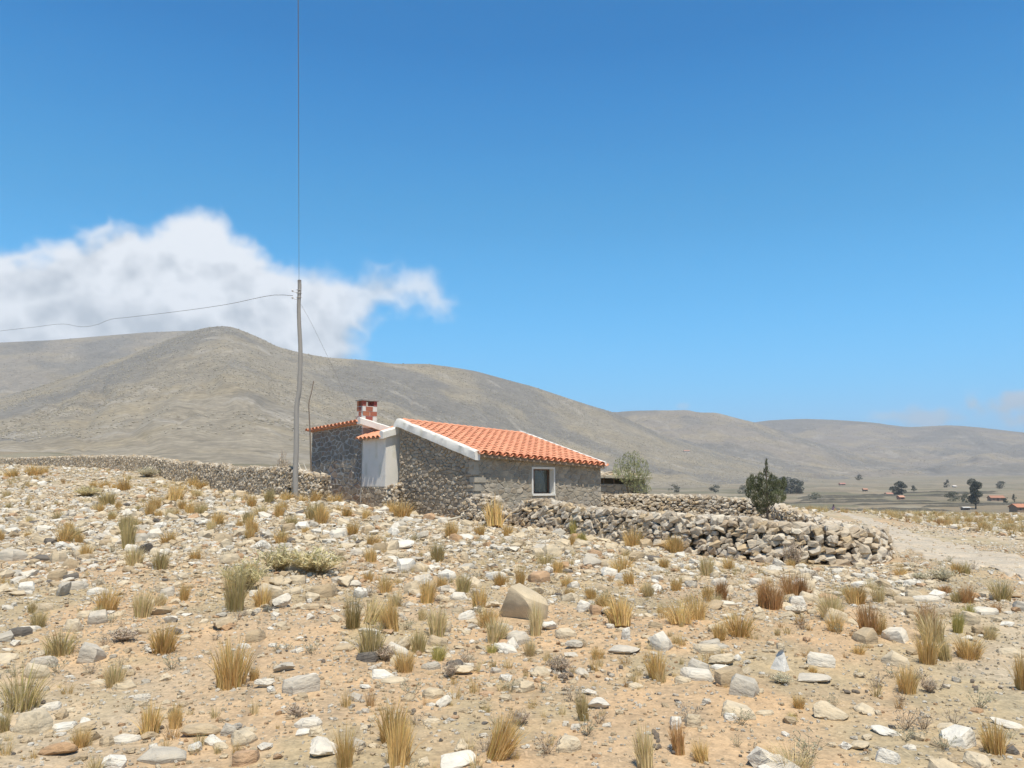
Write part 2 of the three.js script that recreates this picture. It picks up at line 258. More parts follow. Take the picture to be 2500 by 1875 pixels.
function onHill(px, py) { const r = ray(px, py), H = Math.hypot(r[0], r[2]), a = Math.atan2(r[0], -r[2]); for (let t = 200; t < 3500; t += 2) { const y = EYE + r[1] / H * t; for (const h of HILLS) if (a > h.a0 && a < h.a1 && t > h.rf(a) && t < h.rc(a) * 1.1 && y <= hillY(h, a, t)) return new THREE.Vector3(r[0] / H * t, hillY(h, a, t), r[2] / H * t); } return null; }

{ // low scrub dotted over the slopes
  const R = rng(71), g = new THREE.IcosahedronGeometry(1, 0); g.scale(1, 0.62, 1);
  const m0 = mat([1, 1, 1]), o = new THREE.Object3D(), c = new THREE.Color();
  HILLS.forEach((h, k) => {
    const n = [7000, 30000, 12000, 9000][k], m = new THREE.InstancedMesh(g, m0, n); let i = 0;
    for (let tries = 0; i < n && tries < n * 6; tries++) { const a = lerp(Math.max(h.a0, -0.75), Math.min(h.a1, 0.75), R()), v = 0.16 + 0.84 * R() ** 0.9, r = h.rf(a) + (h.rc(a) - h.rf(a)) * v, x = r * Math.sin(a), z = -r * Math.cos(a); if (fbm(x * 0.012, z * 0.012, 4, 73) + R() * 0.4 < 0.66) continue; const s = (0.35 + 0.8 * R() ** 2) * (0.6 + r * 0.0004), q = 0.75 + 0.5 * R(); o.position.set(x, hillY(h, a, r) + s * 0.15, z); o.rotation.y = R() * 6; o.scale.set(s, s, s); o.updateMatrix(); m.setMatrixAt(i, o.matrix); m.setColorAt(i, R() < 0.2 ? c.setRGB(0.36 * q, 0.32 * q, 0.26 * q) : c.setRGB(0.30 * q, 0.265 * q, 0.20 * q)); i++; }
    m.count = i; m.name = numbered('hillside_scrub'); m.userData.kind = 'stuff'; m.castShadow = m.receiveShadow = true; scene.add(m);
  });
}

// ---------------------------------------------------------------- rocks: a few shapes that all stones share
function hullRock(seed, n, box = 0.55) {                              // angular block: the hull of scattered points
  const R = rng(seed), pts = [];
  for (let i = 0; i < n; i++) { const z = 1 - 2 * (i + 0.5) / n, a = i * 2.39996 + R() * 1.2, q = Math.sqrt(1 - z * z), d = [q * Math.cos(a), z, q * Math.sin(a)], k = 0.82 + 0.18 * R(); pts.push(new THREE.Vector3(...d.map((v) => Math.sign(v) * Math.abs(v) ** box * k))); }
  const g = new ConvexGeometry(pts); const s = new THREE.Box3().setFromBufferAttribute(g.attributes.position), c = s.getCenter(new THREE.Vector3()), e = s.getSize(new THREE.Vector3());
  g.translate(-c.x, -c.y, -c.z); g.scale(2 / e.x, 2 / e.y, 2 / e.z); g.computeVertexNormals(); return boxUV(g, 0.35);
}
function cutRock(seed, detail, planes, rough = 0.05, lo = 0.42) {     // weathered block: a round lump cut by planes
  const R = rng(seed), cuts = []; for (let i = 0; i < planes; i++) { const n = new THREE.Vector3(R() - 0.5, R() - 0.5, R() - 0.5).normalize(); cuts.push([n, lo + (0.9 - lo) * R()]); }
  let g = new THREE.IcosahedronGeometry(1, detail); g.deleteAttribute('normal'); g.deleteAttribute('uv'); g = mergeVertices(g, 1e-4);
  const p = g.attributes.position, v = new THREE.Vector3();
  for (let i = 0; i < p.count; i++) { v.fromBufferAttribute(p, i).normalize(); let r = 1; for (const [n, k] of cuts) { const c = v.dot(n); if (c > 0) r = Math.min(r, k / c); } r *= 1 + rough * (fbm(v.x * 3 + seed, v.y * 3 + v.z * 2, 3, seed) - 0.5) * 2; v.multiplyScalar(r); p.setXYZ(i, v.x, v.y, v.z); }
  const s = new THREE.Box3().setFromBufferAttribute(p), c = s.getCenter(new THREE.Vector3()), e = s.getSize(new THREE.Vector3());
  g.translate(-c.x, -c.y, -c.z); g.scale(2 / e.x, 2 / e.y, 2 / e.z);
  return boxUV(toCreasedNormals(g, 0.42), 0.35);
}
function chipRock(seed) {                                             // flat angular chip: a ragged outline with a broken upper face, edges slightly worn
  const R = rng(seed), pts = [], n = 5 + Math.floor(R() * 3), a0 = R() * 6; for (let i = 0; i < n; i++) { const a = a0 + (i + (R() - 0.5) * 0.6) / n * 6.283, r = 0.75 + 0.35 * R(), top = 0.45 + 0.5 * R(), inset = 0.72 + 0.22 * R(); for (let k = 0; k < 3; k++) { const j = () => (R() - 0.5) * 0.07; pts.push(new THREE.Vector3(Math.cos(a) * r + j(), -0.6 + j(), Math.sin(a) * r + j()), new THREE.Vector3(Math.cos(a) * r * 1.04 + j(), top - 0.45 + j(), Math.sin(a) * r * 1.04 + j()), new THREE.Vector3(Math.cos(a) * r * inset + j(), top + j(), Math.sin(a) * r * inset + j())); } }
  let g = new ConvexGeometry(pts); const s = new THREE.Box3().setFromBufferAttribute(g.attributes.position), c = s.getCenter(new THREE.Vector3()), e = s.getSize(new THREE.Vector3());
  g.translate(-c.x, -c.y, -c.z); g.scale(2 / e.x, 2 / e.y, 2 / e.z); g.deleteAttribute('normal'); return boxUV(toCreasedNormals(mergeVertices(g, 1e-4), 0.5), 0.35);
}
const WALL_ROCKS = []; for (let i = 0; i < 12; i++) WALL_ROCKS.push(hullRock(900 + i, 9 + (i % 3) * 2, 0.42 + 0.08 * (i % 3)));
const FIELD_ROCKS = []; for (let i = 0; i < 12; i++) FIELD_ROCKS.push(i % 3 === 1 ? cutRock(1000 + i * 7, 3, 9 + (i % 5) * 2) : chipRock(1100 + i * 3));
const SMALL_ROCKS = []; for (let i = 0; i < 5; i++) SMALL_ROCKS.push(hullRock(1200 + i, 11, 0.7));
const rockOpt = { map: rockTex, bumpMap: rockBump, bumpScale: 0.012, roughness: 0.95 };
const STONE_TONES = [[0.64, 0.545, 0.42], [0.56, 0.46, 0.34], [0.66, 0.585, 0.485], [0.47, 0.375, 0.27], [0.60, 0.465, 0.30], [0.50, 0.425, 0.335], [0.74, 0.655, 0.53]];
const WALL_MATS = STONE_TONES.map((c) => mat(c, rockOpt));
const plain = mat([1, 1, 1], rockOpt);

// scatter the rest of a wall's or field's stones as one part that nobody counts
function scatter(name, geometry, list, parent, material = plain) {
  const m = new THREE.InstancedMesh(geometry, material, list.length), o = new THREE.Object3D(), c = new THREE.Color();
  list.forEach((s, i) => { o.position.set(...s.p); o.rotation.set(...s.r); o.scale.set(...s.s); o.updateMatrix(); m.setMatrixAt(i, o.matrix); m.setColorAt(i, c.setRGB(...s.c)); });
  m.name = parent ? name : numbered(name); m.castShadow = m.receiveShadow = true; m.userData.kind = 'stuff'; (parent ?? scene).add(m); return m;
}

// ---------------------------------------------------------------- drystone walls
const KEEP_OUT = [];                                                  // [x, z, radius] where no loose stone or tuft may stand
function drystone(name, label, spots, o) {                            // spots: [px, base py or null, depth, top py, thickness, stone size]
  const R = rng(o.seed), pts = spots.map(([px, py, d, top, th, size]) => { const p = at(px, py ?? 1250, d); p.y = groundY(p.x, p.z); return { x: p.x, z: p.z, h: Math.max(0.22, at(px, top, d).y - p.y - size * 0.45), th, size }; });
  const root = thing(name, label, o.category ?? 'stone wall', [0, 0, 0], 0, o.group); root.userData.kind = 'thing'; const face = [], rest = [];
  const put = (s, P, T, side, y, hereH, cap) => {
    const size = P.size * (0.42 + 0.62 * R() ** 1.2), off = side * (P.th / 2) * (1 - 0.22 * y / hereH) - side * size * 0.38, nx = -T.z, nz = T.x;
    const st = { p: [P.x + nx * off + (R() - 0.5) * 0.06, P.g + y, P.z + nz * off + (R() - 0.5) * 0.06], r: [(R() - 0.5) * 0.8, Math.atan2(-T.z, T.x) + (R() - 0.5) * 0.9, (R() - 0.5) * (cap ? 0.5 : 0.9)], s: [size * (0.5 + 0.25 * R()), size * (0.26 + 0.22 * R()), size * (0.40 + 0.22 * R())], c: null, t: Math.floor(R() ** 1.15 * STONE_TONES.length) };
    st.c = STONE_TONES[st.t]; const q = photoOf(...st.p); st.big = st.s[0] / q[2]; st.seen = o.side === 0 || side === o.side || cap; (st.seen ? face : rest).push(st);
  };
  for (let i = 0; i + 1 < pts.length; i++) {
    const a = pts[i], b = pts[i + 1], len = Math.hypot(b.x - a.x, b.z - a.z), T = { x: (b.x - a.x) / len, z: (b.z - a.z) / len };
    for (let s = 0; s < len;) {
      const t = s / len, size = lerp(a.size, b.size, t), P = { x: lerp(a.x, b.x, t), z: lerp(a.z, b.z, t), th: lerp(a.th, b.th, t), size }; P.g = groundY(P.x, P.z);
      const h = lerp(a.h, b.h, t) * (0.93 + 0.14 * vnoise(P.x * 1.3, P.z * 1.3, o.seed)), rows = Math.max(2, Math.round(h / (size * 0.44)));
      for (let k = 0; k < rows; k++) { const y = (k + 0.35 + 0.4 * (R() - 0.5)) / rows * h; for (const side of [-1, 1]) { const e = (R() - 0.5) * size; put(s, { ...P, x: P.x + T.x * e, z: P.z + T.z * e }, T, side, y, h, false); } if (k < rows - 1) rest.push({ p: [P.x, P.g + y, P.z], r: [R() * 3, R() * 3, R()], s: [size * 0.6, size * 0.34, P.th * 0.24], c: [0.32, 0.26, 0.19], t: 3 }); }
      for (let k = 0; k < Math.max(1, Math.round(P.th / size)); k++) put(s, { ...P, th: P.th * (0.1 + 0.9 * R()) }, T, R() < 0.5 ? -1 : 1, h, h, true);
      s += size * 0.56;
    }
    const n = Math.ceil(len / 0.6); for (let k = 0; k <= n; k++) KEEP_OUT.push([lerp(a.x, b.x, k / n), lerp(a.z, b.z, k / n), Math.max(a.th, b.th) * 0.5 + 0.12]);
  }
  face.sort((p, q) => q.big - p.big);
  face.slice(0, 300).forEach((s, i) => { const m = mesh('stone', WALL_ROCKS[i % WALL_ROCKS.length], WALL_MATS[s.t], root); m.position.set(...s.p); m.rotation.set(...s.r); m.scale.set(...s.s); });
  const left = face.slice(300).concat(rest); for (let v = 0; v < 3; v++) { const l = left.filter((_, i) => i % 3 === v); if (l.length) scatter('rubble_fill', WALL_ROCKS[v * 3], l, root); }
  return root;
}
drystone('drystone_wall', 'long low drystone wall running left from the utility pole across the field', [[-260, 1137, 88, 1118, 0.55, 0.218], [0, 1137, 75, 1118, 0.55, 0.218], [200, 1143, 65, 1111, 0.55, 0.210], [330, 1152, 53, 1111, 0.55, 0.202], [400, 1161, 45, 1119, 0.55, 0.185], [450, 1176, 41, 1127, 0.55, 0.176], [560, 1200, 34, 1135, 0.55, 0.160], [640, 1209, 31, 1140, 0.55, 0.151], [716, 1214, 28.8, 1139, 0.5, 0.143]], { seed: 11, side: 1 });
drystone('drystone_wall', 'short broken drystone wall end between the utility pole and the grey stone outbuilding', [[722, 1215, 28.5, 1143, 0.5, 0.160], [752, 1218, 28.2, 1147, 0.5, 0.168], [775, 1222, 27.9, 1154, 0.5, 0.176], [796, 1225, 27.6, 1157, 0.45, 0.168]], { seed: 12, side: 1 });
drystone('drystone_wall', 'near drystone wall of the enclosure, bulging at its right end by the dirt road', [[1246, 1281, 23.2, 1254, 0.5, 0.210], [1275, 1283, 22.9, 1226, 0.55, 0.210], [1310, 1286, 22.5, 1217, 0.6, 0.218], [1370, 1292, 22.0, 1222, 0.6, 0.227], [1450, 1307, 21.2, 1233, 0.65, 0.235], [1560, 1330, 20.2, 1244, 0.7, 0.244], [1640, 1343, 19.6, 1249, 0.75, 0.252], [1780, 1363, 18.8, 1257, 0.9, 0.260], [1900, 1378, 18.3, 1267, 1.05, 0.277], [2000, 1384, 18.1, 1270, 1.25, 0.286], [2078, 1386, 18.3, 1276, 1.35, 0.286], [2118, 1376, 19.1, 1288, 1.2, 0.269], [2116, 1350, 20.6, 1286, 1.0, 0.252], [2062, 1330, 22.5, 1280, 0.9, 0.235], [2000, 1310, 25, 1259, 0.8, 0.218], [1905, 1295, 28, 1229, 0.7, 0.210]], { seed: 13, side: 0 });
drystone('drystone_wall', 'back drystone wall of the enclosure between the house and the young pine', [[1462, null, 31.5, 1206, 0.55, 0.185], [1550, null, 31, 1204, 0.55, 0.185], [1640, null, 30.6, 1205, 0.55, 0.193], [1720, null, 30, 1209, 0.6, 0.193], [1800, null, 29.3, 1213, 0.6, 0.202], [1895, null, 28.4, 1226, 0.6, 0.202]], { seed: 14, side: 1 });
drystone('stone_pile', 'heap of loose stones against the near corner of the orange-roofed house', [[1140, 1272, 24.2, 1218, 0.5, 0.185], [1165, 1275, 23.9, 1201, 0.65, 0.193], [1192, 1277, 23.7, 1198, 0.7, 0.202], [1222, 1279, 23.5, 1216, 0.6, 0.202], [1244, 1281, 23.3, 1252, 0.5, 0.185]], { seed: 15, side: 0, category: 'stone pile' });
drystone('stone_pile', 'small stone pile in the gap between white annex and house gable', [[948, 1236, 27.3, 1190, 0.4, 0.168], [962, 1237, 27.1, 1182, 0.4, 0.185], [976, 1239, 27.0, 1178, 0.4, 0.168]], { seed: 16, side: 0, category: 'stone pile' });

// ---------------------------------------------------------------- masonry of fitted stones: cells of a plane, each a stone proud of its mortar
function clipHalf(poly, nx, ny, c) {                                  // keep nx*x + ny*y <= c
  const out = []; for (let i = 0; i < poly.length; i++) { const a = poly[i], b = poly[(i + 1) % poly.length], da = nx * a[0] + ny * a[1] - c, db = nx * b[0] + ny * b[1] - c; if (da <= 0) out.push(a); if ((da < 0) !== (db < 0) && da !== db) { const t = da / (da - db); out.push([lerp(a[0], b[0], t), lerp(a[1], b[1], t)]); } } return out;
}
const area = (p) => { let s = 0; for (let i = 0; i < p.length; i++) { const a = p[i], b = p[(i + 1) % p.length]; s += a[0] * b[1] - a[1] * b[0]; } return s / 2; };
function masonry(parent, poly, place, o) {                            // place(s, t, out) -> Vector3 in the parent's axes
  const R = rng(o.seed), xs = poly.map((p) => p[0]), ys = poly.map((p) => p[1]), x0 = Math.min(...xs), x1 = Math.max(...xs), y0 = Math.min(...ys), y1 = Math.max(...ys), sx = o.cell, sy = o.cell * (o.squash ?? 0.62), seeds = [];
  for (let j = 0; j * sy < y1 - y0 + sy; j++) for (let i = 0; i * sx < x1 - x0 + sx; i++) if (R() > (o.skip ?? 0.1)) seeds.push([x0 + (i + (j % 2) * 0.5 + (R() - 0.5) * 0.85) * sx, y0 + (j + (R() - 0.5) * 0.75) * sy]);
  const k = sx / sy, cells = [];
  for (const s of seeds) {
    let c = poly; for (const q of seeds) { if (q === s) continue; const dx = q[0] - s[0], dy = (q[1] - s[1]); if (Math.abs(dx) > sx * 3 || Math.abs(dy) > sy * 3) continue; const mx = (q[0] + s[0]) / 2, my = (q[1] + s[1]) / 2, ny = dy * k * k; c = clipHalf(c, dx, ny, dx * mx + ny * my); if (c.length < 3) break; }
    for (const [hx0, hx1, hy0, hy1] of o.holes ?? []) { if (c.length < 3 || !c.some((p) => p[0] > hx0 && p[0] < hx1 && p[1] > hy0 && p[1] < hy1) && !(s[0] > hx0 && s[0] < hx1 && s[1] > hy0 && s[1] < hy1)) continue; const ds = [[hx0 - s[0], 1, 0, hx0], [s[0] - hx1, -1, 0, -hx1], [hy0 - s[1], 0, 1, hy0], [s[1] - hy1, 0, -1, -hy1]].sort((a, b) => b[0] - a[0])[0]; if (ds[0] <= 0) { c = []; break; } c = clipHalf(c, ds[1], ds[2], ds[3]); }
    if (c.length >= 3 && Math.abs(area(c)) > 0.0012) cells.push(c);
  }
  const shrink = (c, d) => { const w = area(c) > 0 ? 1 : -1; let out = c; for (let i = 0; i < c.length; i++) { const a = c[i], b = c[(i + 1) % c.length], l = Math.hypot(b[0] - a[0], b[1] - a[1]); if (l < 1e-5) continue; const nx = w * (b[1] - a[1]) / l, ny = -w * (b[0] - a[0]) / l; out = clipHalf(out, nx, ny, nx * a[0] + ny * a[1] - d); if (out.length < 3) return []; } return out; };
  const made = [];
  for (const c0 of cells) {
    const joint = (o.joint ?? 0.012) * (0.6 + 0.8 * R()), c = shrink(c0, joint); if (c.length < 3) continue;
    const ar = Math.abs(area(c)), proud = (o.proud ?? 0.03) * (0.4 + 1.1 * R()), mid = c.reduce((m, p) => [m[0] + p[0] / c.length, m[1] + p[1] / c.length], [0, 0]), n = c.length;
    const tx = (R() - 0.5) * (o.tilt ?? 0.25), ty = (R() - 0.5) * (o.tilt ?? 0.25), ring = (f, h, wob) => c.map((p) => { const q = [lerp(mid[0], p[0], f), lerp(mid[1], p[1], f)]; return place(q[0], q[1], h + (wob ? (q[0] - mid[0]) * tx + (q[1] - mid[1]) * ty + (R() - 0.5) * 0.008 : 0)); });
    const v = [...ring(1, -0.02), ...ring(1, proud * 0.55), ...ring(0.80, proud, true), place(mid[0], mid[1], proud * (1.0 + 0.25 * R()))], pos = [];
    const tri = (a, b, d) => { for (const q of [a, b, d]) pos.push(v[q].x, v[q].y, v[q].z); }, up = area(c) > 0;
    for (let i = 0; i < n; i++) { const j = (i + 1) % n; for (const b of [0, n]) up ? (tri(b + i, b + j, b + n + i), tri(b + j, b + n + j, b + n + i)) : (tri(b + i, b + n + i, b + j), tri(b + j, b + n + i, b + n + j)); up ? tri(2 * n + i, 2 * n + j, 3 * n) : tri(2 * n + j, 2 * n + i, 3 * n); }
    made.push([ar, boxUV(geoOf(pos), 0.8), Math.floor(R() * o.mats.length)]);
  }
  made.sort((a, b) => b[0] - a[0]); const most = o.most ?? 300;
  made.slice(0, most).forEach(([, g, m]) => mesh('stone', g, o.mats[m], parent));
  if (made.length > most) { const m = mesh('small_stones', mergeGeometries(made.slice(most).map((x) => x[1])), o.mats[0], parent); m.userData.kind = 'stuff'; }
}
function prism(poly, depth, holes = []) {                             // wall slab: outline in (x, y), from z = 0 back to -depth
  const s = new THREE.Shape(poly.map((p) => new THREE.Vector2(...p))); for (const [a, b, c, d] of holes) s.holes.push(new THREE.Path([[a, c], [b, c], [b, d], [a, d]].map((p) => new THREE.Vector2(...p))));
  const g = new THREE.ExtrudeGeometry(s, { depth, bevelEnabled: false }); g.translate(0, 0, -depth); return boxUV(g, 0.5);
}
function slab(poly, depth, place) {                                  // the same for a convex outline on any plane
  const n = poly.length, f = poly.map((p) => place(p[0], p[1], 0)), b = poly.map((p) => place(p[0], p[1], -depth)), pos = [], tri = (...v) => v.forEach((p) => pos.push(p.x, p.y, p.z));
  for (let i = 1; i + 1 < n; i++) { tri(f[0], f[i + 1], f[i]); tri(b[0], b[i], b[i + 1]); } for (let i = 0; i < n; i++) { const j = (i + 1) % n; tri(f[i], f[j], b[i]); tri(f[j], b[j], b[i]); }
  return boxUV(geoOf(pos), 0.5);
}
const box = (x0, x1, y0, y1, z0, z1) => { const g = new THREE.BoxGeometry(x1 - x0, y1 - y0, z1 - z0); g.translate((x0 + x1) / 2, (y0 + y1) / 2, (z0 + z1) / 2); return boxUV(g, 0.5); };
function hexa(c) {                                                    // eight corners: bottom 0-3, top 4-7, both counter-clockwise from above
  const pos = []; for (const f of [[0, 3, 2, 1], [4, 5, 6, 7], [0, 1, 5, 4], [1, 2, 6, 5], [2, 3, 7, 6], [3, 0, 4, 7]]) for (const i of [0, 1, 2, 0, 2, 3]) pos.push(...c[f[i]]); return boxUV(geoOf(pos), 0.5);
}
const whitewash = mat([0.78, 0.76, 0.72], { map: plasterTex, bumpMap: plasterBump, bumpScale: 0.006, roughness: 0.9 });
const WALL_GREY = [[0.40, 0.355, 0.285], [0.45, 0.395, 0.315], [0.36, 0.32, 0.26], [0.49, 0.43, 0.345], [0.40, 0.335, 0.255], [0.43, 0.39, 0.33]].map((c) => mat(c, rockOpt));
const GABLE_BROWN = [[0.43, 0.365, 0.285], [0.48, 0.41, 0.32], [0.38, 0.32, 0.255], [0.53, 0.465, 0.375], [0.41, 0.335, 0.25]].map((c) => mat(c, rockOpt));
const DARK_STONE = [[0.275, 0.245, 0.205], [0.31, 0.27, 0.22], [0.25, 0.22, 0.185], [0.33, 0.285, 0.235], [0.30, 0.235, 0.19]].map((c) => mat(c, rockOpt));
const mortar = mat([0.45, 0.41, 0.335], { map: rockTex, bumpMap: rockBump, bumpScale: 0.01 }), paleMortar = mat([0.56, 0.55, 0.53], { map: rockTex });
const TERRACOTTA = [[0.75, 0.325, 0.185], [0.77, 0.345, 0.20], [0.72, 0.305, 0.175], [0.78, 0.36, 0.21], [0.70, 0.31, 0.18]].map((c) => mat(c, { map: clayTex, roughness: 0.85 }));
function archTile(r0, r1, len, thick, up = 1) {                       // a barrel tile: half round, open below, wider at its lower end (+z)
  const n = 7, pos = [], idx = []; for (const [z, r] of [[-len / 2, r0], [len / 2, r1]]) for (const q of [r, r - thick]) for (let i = 0; i <= n; i++) { const a = Math.PI * i / n; pos.push(Math.cos(a) * q, up * Math.sin(a) * q * 0.72, z); }
  const m = n + 1, quad = (a, b, c, d) => idx.push(a, b, c, b, d, c); for (let i = 0; i < n; i++) { quad(i, i + 1, 2 * m + i, 2 * m + i + 1); quad(m + i + 1, m + i, 3 * m + i + 1, 3 * m + i); quad(2 * m + i, 2 * m + i + 1, 3 * m + i, 3 * m + i + 1); quad(i + 1, i, m + i + 1, m + i); }
  const g = geoOf(pos, idx); return boxUV(toCreasedNormals(g, 0.7), 1.5);
}
function tiledRoof(root, surf, u0, u1, v0, v1, cols, seed, lift = 0) { // surf(u, v) -> Vector3; tiles run down v, from v1 at the top to v0 at the eave
  const R = rng(seed), pitch = (u1 - u0) / cols, len = 0.42, show = 0.317, rows = Math.ceil((v1 - v0) / show), rad = pitch * 0.44;
  const cover = archTile(rad * 0.86, rad * 1.06, len, 0.016), pan = archTile(rad * 1.06, rad * 0.9, len, 0.014, -1);
  const roof = new THREE.Group(); roof.name = 'roof'; root.add(roof);
  const deck = hexa([[u0, v0], [u1, v0], [u1, v1], [u0, v1]].flatMap(([u, v]) => [surf(u, v)]).map((p) => [p.x, p.y - 0.11, p.z]).concat([[u0, v0], [u1, v0], [u1, v1], [u0, v1]].map(([u, v]) => { const p = surf(u, v); return [p.x, p.y - 0.055, p.z]; })));
  mesh('roof_deck', deck, mat([0.36, 0.27, 0.19], { map: woodTex }), roof);
  const put = (g, name, u, v, dy, yaw, roll) => {
    const p = surf(u, v), dx = surf(u + 0.1, v).sub(surf(u - 0.1, v)).normalize(), dz = surf(u, v - 0.1).sub(surf(u, v + 0.1)).normalize(), ny = dz.clone().cross(dx).normalize(), m = mesh(name, g, TERRACOTTA[Math.floor(R() * 5)], roof);
    dz.addScaledVector(ny, roll).addScaledVector(dx, yaw).normalize(); const x = ny.clone().cross(dz).normalize(), y = dz.clone().cross(x); m.matrix.makeBasis(x, y, dz).setPosition(p.addScaledVector(y, dy)); m.matrix.decompose(m.position, m.quaternion, m.scale);
  };
  for (let i = 0; i <= cols; i++) for (let j = 0; j < rows; j++) { const v = Math.min(v0 + j * show + len / 2 - 0.02 + (R() - 0.5) * 0.02, v1 - len / 2 + 0.04), w = (R() - 0.5) * 0.035; if (i < cols) put(cover, 'tile', u0 + (i + 0.5) * pitch + (R() - 0.5) * 0.012, v, 0.025 + lift, w, 0.034); put(pan, 'pan_tile', u0 + i * pitch + (R() - 0.5) * 0.012, v - 0.05, 0.070 + lift, w, 0.03); }
  return roof;
}
function sweep(pts, wx, below, above, seed) {                         // hand-plastered band: a rounded bar along points, level across x
  const R = rng(seed), pos = [], idx = [], prof = [[-0.5, -below], [-0.5, above * 0.6], [-0.3, above], [0.3, above], [0.5, above * 0.6], [0.5, -below]], fine = [];
  for (let i = 0; i + 1 < pts.length; i++) { const n = Math.ceil(pts[i].distanceTo(pts[i + 1]) / 0.25); for (let k = 0; k < n; k++) fine.push(pts[i].clone().lerp(pts[i + 1], k / n)); } fine.push(pts[pts.length - 1].clone());
  const m = prof.length; for (const p of fine) { const j = (R() - 0.5) * 0.012; for (const [a, b] of prof) pos.push(p.x + a * wx + (R() - 0.5) * 0.012, p.y + b + j + (R() - 0.5) * 0.012, p.z); }
  for (let i = 0; i + 1 < fine.length; i++) for (let k = 0; k < m; k++) { const a = i * m + k, b = i * m + (k + 1) % m; idx.push(a, b, a + m, b, b + m, a + m); }
  for (const i of [0, fine.length - 1]) for (let k = 1; k + 1 < m; k++) i ? idx.push(i * m, i * m + k, i * m + k + 1) : idx.push(0, k + 1, k);
  return boxUV(toCreasedNormals(geoOf(pos, idx), 0.7), 0.6);
}

// ---------------------------------------------------------------- the three buildings share one heading
const TURN = 40 * Math.PI / 180, ALONG = new THREE.Vector3(Math.cos(TURN), 0, -Math.sin(TURN)), BACK = new THREE.Vector3(-Math.sin(TURN), 0, -Math.cos(TURN));
function reach(P, dir, px) { let a = 0, b = 20; const s = Math.sign(photoOf(P.x + dir.x * b, P.y, P.z + dir.z * b)[0] - px); for (let i = 0; i < 50; i++) { const m = (a + b) / 2; Math.sign(photoOf(P.x + dir.x * m, P.y + 1, P.z + dir.z * m)[0] - px) === s ? b = m : a = m; } return a; }
const depthAt = (P, dir, t) => -(P.z + dir.z * t);

